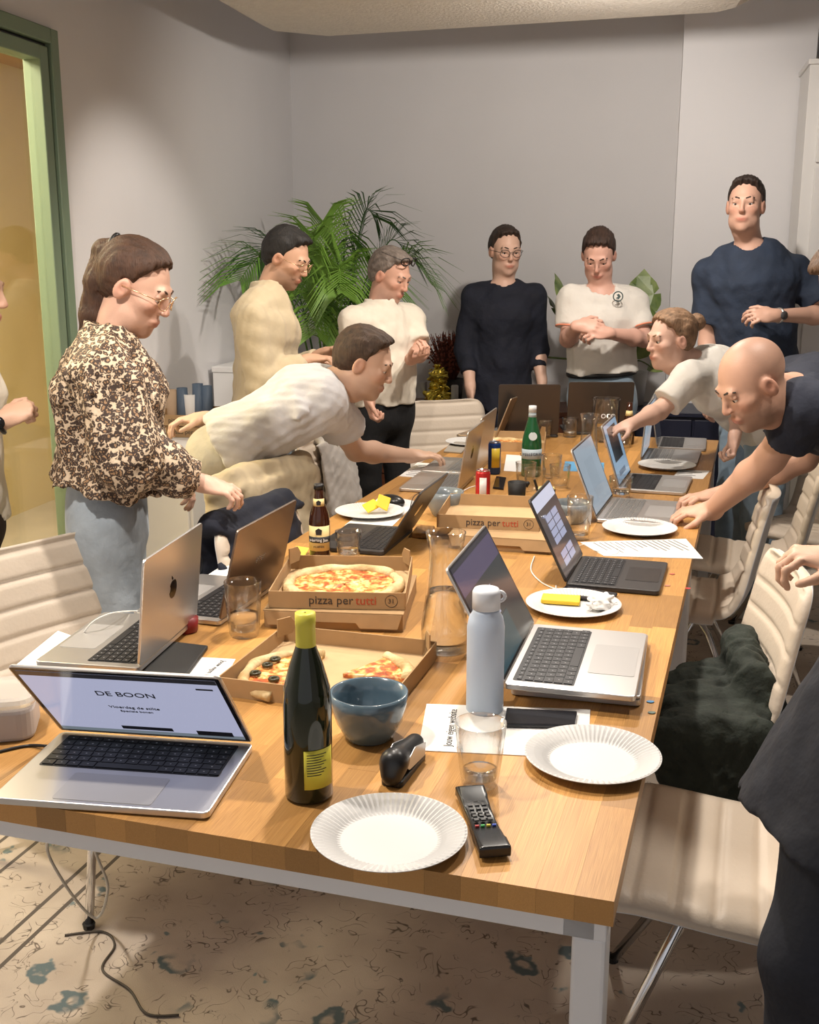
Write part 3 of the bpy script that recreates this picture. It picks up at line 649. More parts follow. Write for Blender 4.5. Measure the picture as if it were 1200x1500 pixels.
# ---------------- pizza
M_card = mat('brown_cardboard', (.40, .255, .125), .85, noise=(20, .08)); M_cardin = mat('cardboard_inside', (.50, .34, .18), .85, noise=(20, .06))
def pizza_mat():
    m = mat('pizza_top', (.6, .3, .1), .45); nt = m.node_tree; N = nt.nodes; L = nt.links; b = N['Principled BSDF']; tc = N.new('ShaderNodeTexCoord')
    n = N.new('ShaderNodeTexNoise'); n.inputs['Scale'].default_value = 55; n.inputs['Detail'].default_value = 6; n.inputs['Distortion'].default_value = .5; L.new(tc.outputs['Object'], n.inputs['Vector'])
    r = N.new('ShaderNodeValToRGB'); els = [(.25, (.20, .04, .015)), (.42, (.50, .11, .025)), (.5, (.66, .26, .06)), (.58, (.75, .48, .17)), (.72, (.80, .66, .38))]
    while len(r.color_ramp.elements) < len(els): r.color_ramp.elements.new(.5)
    for e, (p, c) in zip(r.color_ramp.elements, els): e.position = p; e.color = (*c, 1)
    L.new(n.outputs['Fac'], r.inputs['Fac']); L.new(r.outputs['Color'], b.inputs['Base Color'])
    bp = N.new('ShaderNodeBump'); bp.inputs['Strength'].default_value = .6; bp.inputs['Distance'].default_value = .006; L.new(n.outputs['Fac'], bp.inputs['Height']); L.new(bp.outputs[0], b.inputs['Normal']); return m
M_pizza = pizza_mat(); M_crust = mat('baked_crust', (.62, .40, .16), .7, noise=(25, .35, (.75, .58, .32)), bump=(60, .3))
def pizza(label, loc, rad, a0, a1, rz=0, name='pizza', olives=()):
    t = thing(name, label, 'pizza', loc, rz); g = np.random.RandomState(int(rad*1000)+len(label)); n = max(8, int((a1-a0)/.08))
    A = np.linspace(a0, a1, n+1); ro = rad*(1+.02*np.sin(A*3+1)+.012*np.sin(A*7))
    bm = bmesh.new(); rows_ = []
    for i, a in enumerate(A): rows_.append([bm.verts.new((ro[i]*f*math.cos(a), ro[i]*f*math.sin(a), .006+.004*g.rand()*(f < .9)+(0 if f < .88 else .003))) for f in (.03, .2, .4, .6, .78, .9)])
    low = [[bm.verts.new((v.co.x, v.co.y, 0)) for v in (r[0], r[-1])] for r in rows_]
    for a, b in zip(rows_, rows_[1:]):
        for k in range(5): bm.faces.new((a[k], a[k+1], b[k+1], b[k]))
    for r, l in ((rows_[0], low[0]), (rows_[-1], low[-1])): bm.faces.new([*r, l[1], l[0]])
    obj('topping', bm, M_pizza, t, smooth=True)
    pts_ = [(ro[i]*.94*math.cos(a), ro[i]*.94*math.sin(a), .010) for i, a in enumerate(A)]
    obj('crust', tube(pts_, [rad*.095*(1+.15*math.sin(5*a)+.1*math.sin(11*a)) for a in A], 10), M_crust, t, smooth=True).scale = (1, 1, .9)
    for (r_, a) in olives: obj('olive_ring', tube([(.009*math.cos(q), .009*math.sin(q), 0) for q in np.linspace(0, 6.28, 12)[:-1]], .004, 6, closed=True), mat('olive', (.05, .045, .02), .35), t, loc=(rad*r_*math.cos(a), rad*r_*math.sin(a), .014), smooth=True)
    return t
def pbox(label, c, rz, w, d, h, txt=None, z=TZ, lid=False, flaps=True, name='pizza_box'):
    t = thing(name, label, 'pizza box', (c[0], c[1], z), rz, 'cardboard pizza boxes'); th = .003
    obj('bottom', box((0, 0, th/2), (w, d, th)), M_cardin, t)
    for nm, cc, ss in (('front_wall', (0, -d/2, h/2), (w, th, h)), ('back_wall', (0, d/2, h/2), (w, th, h)), ('side_wall', (-w/2, 0, h/2), (th, d, h)), ('side_wall', (w/2, 0, h/2), (th, d, h))): obj(nm, box(cc, ss), M_card, t)
    if flaps:
        for s in (-1, 1): obj('corner_flap', prism([(0, 0), (.045, 0), (.055, .02), (.04, .04), (0, .042)], 0, th), M_card, t, loc=(s*(w/2-.004), d/2-.05, h-.012), rot=(R(90), 0, R(90+25*s)))
    if lid:
        obj('lid', box((0, 0, h+th/2), (w+.006, d+.006, th)), M_card, t)
        obj('tuck_flap', prism([(-w/2, 0), (w/2, 0), (w/2-.01, -h*.8), (w*.2, -h*.8), (w*.17, -h*.5), (-w*.3, -h*.5), (-w*.33, -h*.75), (-w/2+.01, -h*.75)], 0, th), M_card, t, loc=(0, -d/2-.004, h), rot=(R(78), 0, 0))
    if txt:
        a, b = txt; o1 = text(a, .030, mat('box_print', (.05, .04, .035), .7), t, (-.02, -d/2-.0022, h*.5), rot=(R(90), 0, 0), align='RIGHT'); o2 = text(b, .030, mat('box_print_red', (.45, .07, .03), .7), t, (-.01, -d/2-.0022, h*.5), rot=(R(90), 0, 0), align='LEFT')
        o1.location.x = o2.location.x = .045; o1.location.x = .04
        text('31', .016, mat('box_print', (.05, .04, .035), .7), t, (w*.40, -d/2-.0022, h*.5), rot=(R(90), 0, 0))
        obj('round_stamp', tube([(.015*math.cos(q), 0, .015*math.sin(q)) for q in np.linspace(0, 6.28, 24)[:-1]], .0007, 4, closed=True), mat('box_print', (.05, .04, .035), .7), t, loc=(w*.40, -d/2-.0018, h*.5))
    return t
fl = at(388, 892, .785); frr = at(592, 893, .785); bc = (fl+frr)/2+Vector((.015, .165, 0))
pbox('closed pizza box underneath the box with the whole pizza', bc+Vector((0, -.02, 0)), R(-6), .335, .33, .042, lid=True, flaps=False)
pbox('open pizza box with printed front holding a whole pizza', bc, R(-3), .33, .33, .042, ('pizza per', 'tutti'), z=TZ+.0465)
pizza('whole cheese and tomato pizza in the upper open box', (bc.x, bc.y, TZ+.0505), .152, 0, 6.2, .6)
b3 = Vector((-.165, 2.235, 0))
pbox('open pizza box with leftover slices behind the wine bottle', b3, R(-17), .37, .34, .04)
pizza('half pizza with olives at the left of the near box', (b3.x-.06, b3.y-.03, TZ+.004), .135, R(95), R(265), R(-20), olives=((.8, R(150)), (.7, R(170)), (.75, R(200)), (.5, R(230)), (.6, R(120))))
pizza('pizza slice at the right of the near box', (b3.x+.02, b3.y-.02, TZ+.004), .15, R(5), R(65), R(-17), name='pizza_slice')
b4 = at(738, 800, TZ)
pbox('flattened lower pizza box in the middle of the table', b4+Vector((.03, .1, 0)), R(-14), .33, .33, .04, flaps=False, lid=True)
pbox('open pizza box on another in the middle of the table', b4+Vector((-.02, .2, 0)), R(-10), .32, .32, .042, ('pizza per', 'tutti'), z=TZ+.0435, flaps=False)
b6 = at(752, 662, TZ)
pbox('open pizza box beyond the green bottle', b6+Vector((0, .17, 0)), R(-8), .33, .33, .045)
pizza('pizza remains in the far box', (b6.x-.02, b6.y+.16, TZ+.004), .12, 0, 3.4, 0)
# ---------------- papers and small things
def sheet(label, pts_, z=TZ, lines=0, txt=None, n=1, name='paper_sheet'):
    w4 = [at(x, y, z) for x, y in pts_]; c = sum(w4, Vector())/4; poly_ = [(p.x-c.x, p.y-c.y) for p in w4]
    o = thing(name, label, 'paper', (c.x, c.y, z)); obj('sheet', prism(poly_, .0004, .0004+.0006*n), M_paper, o)
    ex = Vector(poly_[1])-Vector(poly_[0]); ey = Vector(poly_[3])-Vector(poly_[0]); zt = .0007+.0006*n
    if lines:
        bm = bmesh.new(); g = random.Random(len(label))
        for k in range(lines):
            f = .1+.8*k/lines; L_ = g.uniform(.4, .82); p = Vector(poly_[0])+ex*.08+ey*f; q = Vector(poly_[0])+ex*(.08+L_)+ey*f; r_ = ey*(.25/lines)
            bm.faces.new([bm.verts.new((v[0], v[1], zt)) for v in (p, q, q+r_, p+r_)])
        tag(obj('printed_lines', bm, M_ink if lines < 0 else mat('grey_print', (.2, .2, .21), .8), o), kind='stuff')
    if txt: s_, fx, fy, size, rot_ = txt; p = Vector(poly_[0])+ex*fx+ey*fy; text(s_, size, M_ink, o, (p[0], p[1], zt), rot=(0, 0, rot_))
    return o
sheet('printed handout under the phone and blue flask', [(612, 1100), (860, 1112), (865, 1040), (625, 1032)], lines=0, txt=('Jouw eigen website', .18, .5, .022, R(84)), n=2)
sheet('printed handout beside the near pizza box, half under a black sleeve', [(255, 1004), (322, 1008), (345, 966), (290, 963)], z=TZ, txt=('Jouw eigen website', .55, .5, .018, R(-105)), n=1)
sheet('blank folded letter in front of the near left chair', [(20, 978), (42, 988), (122, 938), (85, 925)], n=2)
sheet('stack of printed pages at the right edge beside the paper plate', [(850, 795), (885, 815), (1030, 819), (1005, 790)], lines=16, n=3)
sheet('printed page under the far paper plate on the right', [(985, 700), (1030, 702), (1040, 690), (995, 688)], lines=4)
sheet('printed brochure by the leaning man\'s hand', [(585, 698), (668, 704), (690, 684), (612, 678)], lines=7, n=3)
sheet('white sheet under the mouse and plate of crisps', [(505, 770), (560, 785), (612, 735), (560, 725)], n=1)
sheet('white sheet beside the bronze laptop', [(285, 855), (305, 862), (350, 832), (330, 826)], n=1)
sheet('white sheet by the far cans', [(738, 690), (770, 692), (772, 668), (742, 666)], n=1)
sheet('blue paper behind the tall carafe', [(825, 690), (885, 692), (885, 678), (828, 676)], n=1).children[0].data.materials[0] = mat('blue_paper', (.12, .35, .6), .7)
sheet('yellow sticky note beside the beer bottle', [(418, 826), (440, 828), (453, 803), (434, 800)], n=1, name='sticky_note').children[0].data.materials[0] = mat('yellow_note', (.75, .6, .08), .7)
sheet('green note beside the grey-screened laptop', [(862, 712), (885, 715), (886, 704), (866, 702)], n=1, name='sticky_note').children[0].data.materials[0] = mat('green_note', (.08, .45, .1), .7)
def slab(name, label, pts_, h, m, cat, z=TZ, bevel=.003):
    w4 = [at(x, y, z+h) for x, y in pts_]; c = sum(w4, Vector())/4
    o = obj(name, prism([(p.x-c.x, p.y-c.y) for p in w4], 0.0003, h), m, bevel=bevel); o.location = (c.x, c.y, z); return tag(o, label, cat)
M_phone = mat('phone_glass', (.012, .012, .015), .12)
slab('smartphone', 'black smartphone lying on the handout by the blue flask', [(738, 1060), (843, 1062), (846, 1041), (742, 1036)], .009, M_phone, 'phone', z=TZ+.002)
slab('smartphone', 'black phone beneath the black laptop, beside the napkin plate', [(812, 870), (898, 884), (905, 868), (830, 856)], .009, M_phone, 'phone')
slab('smartphone', 'phone lying beside the red can', [(722, 713), (738, 715), (742, 699), (727, 697)], .009, M_phone, 'phone')
slab('laptop_sleeve', 'black sleeve beneath the silver laptop at the left', [(195, 1000), (262, 1003), (305, 945), (245, 938)], .01, mat('black_leather', (.018, .018, .018), .5), 'sleeve')
slab('notebook', 'closed grey notebook at the far left table corner', [(650, 660), (676, 662), (690, 648), (662, 646)], .01, mat('grey_cover', (.35, .32, .28), .6), 'notebook')
slab('wooden_tray', 'small wooden tray under the black cup', [(735, 748), (790, 750), (795, 730), (742, 728)], .014, M_card, 'tray')
slab('wooden_block', 'small wooden block in front of the grey bowl', [(603, 780), (630, 782), (637, 770), (612, 768)], .018, M_oak, 'block')
t = thing('mug', 'matt black cup with a spout on the wooden tray', 'cup', (*at(757, 733, TZ+.014).xy, TZ+.0145)); obj('cup', lathe([(.026, 0), (.03, .004), (.034, .068), (.031, .068), (.027, .01), (.001, .009)], 28), mat('matt_black', (.012, .011, .011), .6), t, smooth=True); obj('spout', tube([(.03, 0, .055), (.044, 0, .067)], [.012, .006], 8), MATS['matt_black'], t, smooth=True)
t = thing('pepper_mill_dish', 'black dish with pale yellow lid and spoon by the bowls', 'dish', (*at(800, 732, TZ).xy, TZ)); obj('dish', lathe([(.028, 0), (.032, .004), (.034, .04), (.03, .042)], 24), MATS['matt_black'], t, smooth=True); obj('lid', lathe([(.033, .042), (.03, .047), (.001, .048)], 24), mat('pale_yellow', (.7, .62, .3), .5), t); obj('spoon', tube([(-.03, 0, .03), (-.045, 0, .075)], .005, 6), MATS['matt_black'], t)
ms = Sdf().ell((0, 0, .012), (.032, .055, .026)); ms.add(lambda p: p[..., 2], (-.1, -.1, -.1), (.1, .1, .1), .004, 's')
o = obj('computer_mouse', ms.mesh('computer_mouse', .004), mat('mouse_black', (.012, .012, .013), .3)); o.location = (*at(573, 740, TZ).xy, TZ+.002); o.rotation_euler = (0, 0, R(60)); tag(o, 'black computer mouse beside the plate of crisps', 'mouse')
for k in range(3):
    o = obj('napkin' if k == 0 else 'crisp', prism([(-.03, -.02), (.03, -.025), (.032, .02), (-.02, .024)] if k else [(-.05, -.028), (.05, -.03), (.048, .03), (-.05, .028)], 0, .012 if k == 0 else .006), mat('yellow_napkin', (.78, .52, .03), .6), bevel=.003)
    if k == 0: o.location = (*at(822, 878, TZ+.01).xy, TZ+.004); o.rotation_euler = (0, 0, R(-12)); tag(o, 'folded yellow napkin on the paper plate by the phone', 'napkin')
    else: o.location = (*at(525+18*k, 748, TZ+.01).xy, TZ+.012+.012*k); o.rotation_euler = (R(25), R(-20*k), R(40*k)); tag(o, 'yellow folded crisp, %s of the two on the plate' % ('left' if k == 1 else 'right'), 'crisp', 'yellow crisps')
ti = Sdf().ell((0, 0, .015), (.032, .028, .018)); ti.ell((.012, .008, .022), (.018, .016, .016), k=.006)
o = obj('tissue', ti.mesh('tissue', .004, disp=wob(.007, 160, 5)), M_paper); o.location = (*at(880, 888, TZ+.01).xy, TZ+.004); tag(o, 'crumpled white tissue beside the yellow napkin', 'tissue')
# remote, stapler, cup, container
p = at(706, 1212, TZ); t = thing('remote_control', 'black television remote beside the near plate', 'remote', (p.x, p.y, TZ), R(8))
sd = Sdf()
sd.add(lambda q: np.maximum(np.maximum(np.abs(q[..., 0])-(.0205+.004*np.abs(q[..., 1])/.1), np.abs(q[..., 1])-.1), np.abs(q[..., 2]-.0105+.004*np.cos(q[..., 1]*30))-.0085), (-.03, -.105, -.005), (.03, .105, .03), .004)
obj('handset', sd.mesh('handset', .0028), mat('remote_black', (.014, .014, .015), .25), t)
bmk = bmesh.new(); g = random.Random(3)
for r in range(9):
    for c_ in range(3): bx(bmk, (-.011+.011*c_, .09-.0125*r, .0175 if r < 7 else .019), (.007, .006, .003))
obj('buttons', bmk, mat('remote_button', (.05, .05, .052), .5), t)
for k, c_ in enumerate(((.5, .05, .05), (.05, .4, .1), (.6, .5, .05), (.05, .1, .5))): obj('colour_button', box((-.0135+.009*k, -.028, .0185), (.006, .003, .003)), mat('rb%d' % k, c_, .5), t)
p = at(592, 1130, TZ); t = thing('stapler', 'black and silver desk stapler between the bowl and the near plate', 'stapler', (p.x, p.y, TZ), R(160))
obj('foot', prism(rrect(.04, .13, .01), 0, .012), M_black, t, bevel=.003)
sp = Sdf().cone((0, -.055, .03), (0, .05, .042), .017, .021).cone((0, .05, .035), (0, .06, .02), .02, .018); obj('arm', sp.mesh('arm', .004), M_black, t)
for s in (-1, 1): obj('side_panel', prism([(-.05, .012), (.03, .02), (.05, .035), (0, .05), (-.055, .035)], -.001, .001), mat('silver_plastic', (.45, .46, .47), .3, .5), t, loc=(s*.0205, 0, 0), rot=(R(90), 0, R(90)), bevel=.0005)
obj('anvil', box((0, -.058, .016), (.024, .02, .008)), M_chrome, t, bevel=.002)
t = bottle('paper_cup', 'wine-red cup mostly hidden behind the silver laptop lid', 273, 925, [(.024, 0), (.028, .004), (.03, .035)], mat('wine_red', (.2, .015, .015), .4), [], 'cup')
p = at(-8, 1070, TZ); t = thing('food_tub', 'grey plastic food tub with clear lid at the left edge', 'tub', (p.x, p.y, TZ), R(12)); obj('tub', prism(rrect(.16, .13, .03), 0, .062), mat('grey_tub', (.45, .42, .41), .5), t, bevel=.008); obj('lid', prism(rrect(.17, .14, .035), .063, .085), mat('cloudy_plastic', (.9, .85, .8), .25, trans=.7), t, bevel=.012)
def cable(name, label, pts_, r, m): return tag(obj(name, tube(spline(pts_, 8), r, 6), m, smooth=True), label, 'cable')
M_cab = mat('white_cable', (.72, .70, .66), .5)
tp = lambda x, y, dz=.003: at(x, y, TZ+dz)
cable('power_cable', 'black power cable entering at the left of the nearest laptop', [tp(-15, 1105), tp(20, 1096), tp(45, 1092), tp(68, 1093, .008)], .0032, M_black)
cable('charging_cable', 'white charging cable looping over the left chair laptop', [tp(203, 895, .01), tp(165, 898, .06), tp(135, 912, .05), tp(118, 935, .012)], .002, M_cab)
cable('charging_cable', 'white cable looping behind the grey bowl to the charger', [tp(640, 752), tp(665, 728, .05), tp(700, 712, .06), tp(725, 735, .03), tp(733, 748, .01)], .002, M_cab)
cable('charging_cable', 'white cable lying in front of the red can', [tp(675, 756), tp(692, 748), tp(715, 741), tp(733, 745, .01)], .002, M_cab)
cable('charging_cable', 'white cable running under the black laptop screen', [tp(783, 815), tp(778, 835), tp(792, 852), tp(812, 862), tp(815, 858)], .002, M_cab)
cable('charging_cable', 'white cable resting on the printed pages', [tp(845, 800, .004), tp(880, 793, .01), tp(905, 802, .006), tp(900, 812, .004), tp(870, 806, .004)], .0012, M_cab)
cable('charging_cable', 'thin black cable curling behind the mouse', [tp(600, 748), tp(606, 728, .02), tp(618, 722, .03), tp(612, 738, .01)], .0016, M_black)
o = obj('charger', prism(rrect(.05, .03, .006), 0, .022), mat('charger_white', (.78, .78, .77), .4), bevel=.003); o.location = (*tp(738, 750).xy, TZ); tag(o, 'white charger block in front of the red can', 'charger')
f0 = lambda x, y, z=.016: at(x, y, z)
cable('floor_cable', 'pale cable hanging in a loop below the table edge', [T(.78, .03, .7), at(72, 1230, .45), at(95, 1295, .25), at(140, 1345, .06), at(158, 1300, .2), at(140, 1225, .5), T(.7, .04, .7)], .0035, mat('grey_cable', (.5, .48, .44), .5))
cable('floor_cable', 'thin dark cable snaking across the rug', [f0(95, 1370), f0(150, 1365), f0(168, 1385), f0(150, 1420), f0(190, 1450), f0(215, 1485), f0(262, 1487)], .003, mat('dark_cable', (.08, .065, .05), .6))
# ================================================================ PEOPLE
V = lambda *a: np.array(a, float)
def nrm(v): v = np.array(v, float); return v/np.linalg.norm(v)
def lerp(a, b, t): return np.array(a)*(1-t)+np.array(b)*t
M_eye = mat('eye_white', (.7, .68, .66), .2); M_iris = mat('iris_dark', (.03, .02, .015), .15)
def person(label, J, face, pitch=0, roll=0, skin=(.60, .37, .26), hairc=(.05, .03, .02), hair='short', shirt=None, trousers=None, armA=None, armB=None, hs=1.06, h=.0055, build=1.0, stubble=0, female=False, glasses=None, watch=None, shoes=True, origin=None, legs=None, smile=0, bust=0, belly=0, group=None, look=None):
    hd, nk, hip = (V(*J[k]) for k in ('head', 'neck', 'hip'))
    O = V(hip[0], hip[1], 0) if origin is None else V(*origin)
    t = thing('person', label, 'person', tuple(O), 0, 'people round the table')
    hd, nk, hip = hd-O, nk-O, hip-O
    arms = []
    for A in (armA, armB):
        if A is None: continue
        A = dict(A); [A.__setitem__(k, V(*A[k])-O) for k in ('s', 'e', 'w')]; A['s'] = A['s']-(V(*J['neck'])-V(*J['hip']))/np.linalg.norm(V(*J['neck'])-V(*J['hip']))*.026; arms.append(A)
    # head frame
    f0 = nrm(face); f0[2] = 0; f0 = nrm(f0); up0 = V(0, 0, 1); r0 = np.cross(f0, up0)
    cp, sp = math.cos(R(pitch)), math.sin(R(pitch)); f = f0*cp-up0*sp; u = up0*cp+f0*sp
    cr, sr = math.cos(R(roll)), math.sin(R(roll)); r_, u_ = r0*cr+u*sr, u*cr-r0*sr
    HM = np.stack([r_, f, u_], 1)
    def hw(x, y, z): return hd+HM@(V(x, y, z)*hs)
    def hell(S, c, r, k=.012, op='u'): return S.ell(hw(*c), V(*r)*hs, HM, k*hs, op)
    def hcone(S, a, b, ra, rb, k=.01, op='u'): return S.cone(hw(*a), hw(*b), ra*hs, rb*hs, k*hs, op)
    jw = .92 if female else 1.0
    # torso frame
    spine = nrm(nk-hip)
    if len(arms) == 2: side = nrm(arms[0]['s']-arms[1]['s'])
    else: side = nrm(np.cross(spine, nrm(J['front'])))
    side = nrm(side-spine*(side@spine)); front = np.cross(side, spine)
    if front@nrm(J.get('front', face)) < 0: front = -front
    Ls = np.linalg.norm(nk-hip); ws = lerp(hip, nk, .38); ch = lerp(hip, nk, .72); uc = nk-spine*.07
    B = Sdf()
    # head
    hell(B, (0, -.018, .032), (.073, .094, .086)); hell(B, (0, .028, -.025), (.060*jw, .060, .088), .03)
    hell(B, (0, .034, -.078), (.047*jw, .048, .036), .03); hell(B, (0, .066, -.100), (.020*jw, .018, .017), .02)
    for s in (-1, 1):
        hell(B, (s*.040, .052, -.020), (.022, .026, .020), .02); hell(B, (s*.044*jw, .012, -.072), (.016, .032, .028), .03)
    hcone(B, (-.034, .079, .024), (.034, .079, .024), .010, .010, .015)
    for s in (-1, 1): hell(B, (s*.031, .096, .002), (.016, .014, .010), .012, 's')
    hcone(B, (0, .084, .016), (0, .1045, -.025), .0070, .0088, .01)
    hell(B, (0, .097, -.030), (.0150, .012, .0078), .007)
    hell(B, (0, .083, -.060), (.026, .014, .008), .008); hell(B, (0, .082, -.070), (.022, .013, .007), .006)
    hcone(B, (-.023, .098, -.0648-.0*smile), (.023, .098, -.0648), .0022, .0022, .003, 's')
    for s in (-1, 1):
        hell(B, (s*.031, .0785, .0095), (.0165, .0095, .0065), .005); hell(B, (s*.031, .077, -.009), (.015, .008, .004), .006)
        B.ell(hw(s*.076, -.008, -.008), V(.010, .020, .031)*hs, HM@np.array(Matrix.Rotation(R(-12), 3, 'X'))@np.array(Matrix.Rotation(R(s*18), 3, 'Z')), .008)
        hell(B, (s*.086, -.004, -.004), (.006, .010, .016), .004, 's')
    # neck, torso
    nr = .050 if female else .058
    B.cone(nk-spine*.02, hw(0, -.022, -.055), nr*1.08, nr*.95*hs, .03); hcone(B, (0, .01, -.085), (0, -.01, -.11), .038, .045, .03)
    cw = (.150 if female else .17)*build; wa = (.122 if female else .148)*build; hpw = (.165 if female else .160)*build
    def torso(S, g, lo=0.0, k=.04, cut=None, flare=0):
        S.ecap(hip+spine*lo, ws, (hpw+g+flare, .115*build+g+flare), (wa+g+belly*.3, .1*build+g+belly), side, k, cuta=cut)
        S.ecap(ws, ch, (wa+g+belly*.3, .1*build+g+belly), (cw+g, .113*build+g), side, k); S.ecap(ch, uc, (cw+g, .113*build+g), (cw*.72+g, .075*build+g), side, k)
        for A in arms:
            S.cone(uc+spine*.005, A['s'], .062+g, .058*build+g, .05)
            if bust: S.ell(ch+front*(.085+g)+nrm(A['s']-ch-spine*((A['s']-ch)@spine))*.07-spine*.02, V(.062, .062, .062)+g, None, .04)
    torso(B, -.006)
    for A in arms:
        sc = A.get('r', 1)*(0.86 if female else 1.0); B.cone(A['s'], A['e'], .053*sc, .041*sc, .03); m = lerp(A['e'], A['w'], .3)
        B.cone(A['e'], m, .041*sc, .044*sc, .02); B.cone(m, A['w'], .043*sc, .027*sc, .02)
        if A.get('nohand'): continue
        d = nrm(A.get('d', A['w']-A['e'])); pn = V(*A.get('pn', (0, 0, -1))); pn = nrm(pn-d*(pn@d)); wd = np.cross(pn, d)*A.get('side', 1); hsz = A.get('hs', 1.0)*(.93 if female else 1.04)
        curl = A.get('curl', (25, 30, 20)); W0 = A['w']
        B.ell(W0+d*.047*hsz, V(.041, .052, .0155)*hsz, np.stack([wd, d, pn], 1), .018)
        B.cone(W0-d*.01, W0+d*.03*hsz, .026*sc, .024*hsz, .02)
        for q, (ox, ln, st) in enumerate(((-.030, .070, .086), (-.010, .080, .093), (.0105, .074, .091), (.030, .058, .083))):
            p = W0+(d*st+wd*ox)*hsz; a = R(curl[0]*(1+.12*q)); dd = nrm(d*math.cos(a)+pn*math.sin(a)+wd*ox*1.5); rr = .0088*hsz
            for e, (fr_, ad) in enumerate(((.45, curl[1]), (.31, curl[2]), (.24, 0))):
                p2 = p+dd*ln*fr_*hsz; B.cone(p, p2, rr, rr*.93, .004); rr *= .93; p = p2; a += R(ad*(1+.1*q)); dd = nrm(d*math.cos(a)+pn*math.sin(a)+wd*ox*1.0)
        p = W0+(d*.028-wd*.034+pn*.004)*hsz; td = nrm(d*.75-wd*.6+pn*A.get('thumb', .35)); p2 = p+td*.042*hsz; B.cone(W0+d*.02*hsz-wd*.015*hsz, p, .016*hsz, .0145*hsz, .012); B.cone(p, p2, .0125*hsz, .0105*hsz, .008)
        td = nrm(d*.95-wd*.15+pn*A.get('thumb', .35)*1.2); B.cone(p2, p2+td*.032*hsz, .0105*hsz, .008*hsz, .004)
    me = B.mesh('body', h); n = len(me.vertices); co = np.empty(n*3, np.float32); me.vertices.foreach_get('co', co); co = co.reshape(-1, 3)
    lc = ((co-hd)@HM)/hs; C = np.tile(V(*skin), (n, 1))
    def blob(c, r, col, amt):
        w_ = np.exp(-(((lc-V(*c))/V(*r))**2).sum(1))[:, None]*amt; C[:] = C*(1-w_)+V(*col)*w_
    red = V(*skin)*V(1.0, .72, .68)
    for s in (-1, 1): blob((s*.04, .07, -.025), (.025, .03, .02), red, .5); blob((s*.08, -.01, -.005), (.02, .03, .035), red, .6); blob((s*.031, .09, .004), (.017, .02, .009), V(*skin)*.6, .5)
    blob((0, .11, -.028), (.014, .015, .012), red, .5)
    if stubble:
        hcol = lerp(skin, hairc, .8)
        w_ = np.clip((-.035-lc[:, 2])/.025, 0, 1)*np.clip((lc[:, 1]+.01)/.03, 0, 1)*np.clip((lc[:, 2]+.135)/.02, 0, 1)*stubble; C = C*(1-w_[:, None])+hcol*w_[:, None]
    if hair == 'bald':
        w_ = np.clip((lc[:, 2]-.0)/.03, 0, 1)*np.clip((.035-lc[:, 1])/.05, 0, 1)*.62; C = C*(1-w_[:, None])+lerp(skin, hairc, .7)*w_[:, None]
    blob((0, .096, -.065), (.026, .02, .010), V(*skin)*V(.78, .42, .40), .95)
    ca = me.color_attributes.new('tint', 'FLOAT_COLOR', 'POINT'); ca.data.foreach_set('color', np.concatenate([C, np.ones((n, 1))], 1).astype(np.float32).ravel())
    obj('body', me, mat('skin', (.6, .4, .3), .5, attr='tint', bump=(220, .05)), t)
    # eyes, brows
    hm = mat('hair_%02d%02d%02d' % tuple(int(x*99) for x in hairc), hairc, .62, noise=(45, .3, tuple(min(1, x*1.5) for x in hairc)), bump=(60, .35, (4, 4, .6)))
    for s in (-1, 1):
        e = obj('eye', lathe([(.0118*hs*math.sin(a), -.0118*hs*math.cos(a)) for a in np.linspace(.02, 3.12, 10)], 14), M_eye, t, smooth=True, loc=hw(s*.031, .0715, .002))
        g = HM@nrm(V(0, 1, -.25)); obj('iris', lathe([(.0001, .003*hs), (.004*hs, .0022*hs), (.0055*hs, 0)], 12), M_iris, e, smooth=True, loc=g*.0098*hs, rot=Vector(g).to_track_quat('Z', 'Y').to_euler())
        obj('eyebrow', tube([hw(s*.013, .0890, .0240), hw(s*.03, .0868, .0295), hw(s*.049, .0728, .0255)], [.003*hs, .0038*hs, .002*hs], 6), hm, t, smooth=True)
    # hair
    if hair not in ('bald',):
        S = Sdf(); vol = J.get('vol', 0)
        hell(S, (0, -.021, .037+vol*.4), (.081, .101, .092+vol), .02)
        if hair in ('short', 'wavy'): hell(S, (0, .038, .094+vol), (.052, .036, .020), .03); hell(S, (0, -.06, .0), (.072, .055, .075), .03)
        if hair in ('pony', 'bun', 'long'): hell(S, (0, -.045, .01), (.073, .062, .08), .03); hell(S, (0, .022, .07), (.066, .05, .04), .03)
        if hair == 'short': ys, zs = (-.13, -.06, -.022, -.02, .012, .014, .05, .09), (-.062, -.06, -.045, -.005, -.002, .035, .084, .125)
        elif hair == 'wavy': ys, zs = (-.13, -.06, -.022, -.02, .014, .016, .05, .09), (-.085, -.08, -.06, -.02, -.012, .035, .080, .115)
        else: ys, zs = (-.13, -.06, -.022, -.018, .012, .02, .055, .09), (-.07, -.065, -.04, .018, .02, .04, .088, .125)
        def hairline(p):
            q = ((p-hd)@HM)/hs; return (q[..., 2]-np.interp(q[..., 1], ys, zs)-.006*np.sin(q[..., 0]*260))*.7*hs
        S.add(hairline, hd-.25, hd+.25, .008, 's')
        if hair == 'pony':
            p0 = hw(0, -.085, .07); bk_ = -f0; dn = V(0, 0, -1)
            pts_ = [p0, p0+bk_*.04+dn*.01, p0+bk_*.06+dn*.09, p0+bk_*.075+dn*.19, p0+bk_*.10+dn*.29, p0+bk_*.115+dn*.36]
            for (a, b), (ra, rb) in zip(zip(pts_, pts_[1:]), ((.026, .030), (.030, .040), (.040, .044), (.044, .034), (.034, .012))): S.cone(a, b, ra*hs, rb*hs, .015)
        if hair == 'bun': S.ell(hw(0, -.128, .055), V(.038, .034, .036)*hs, None, .006)
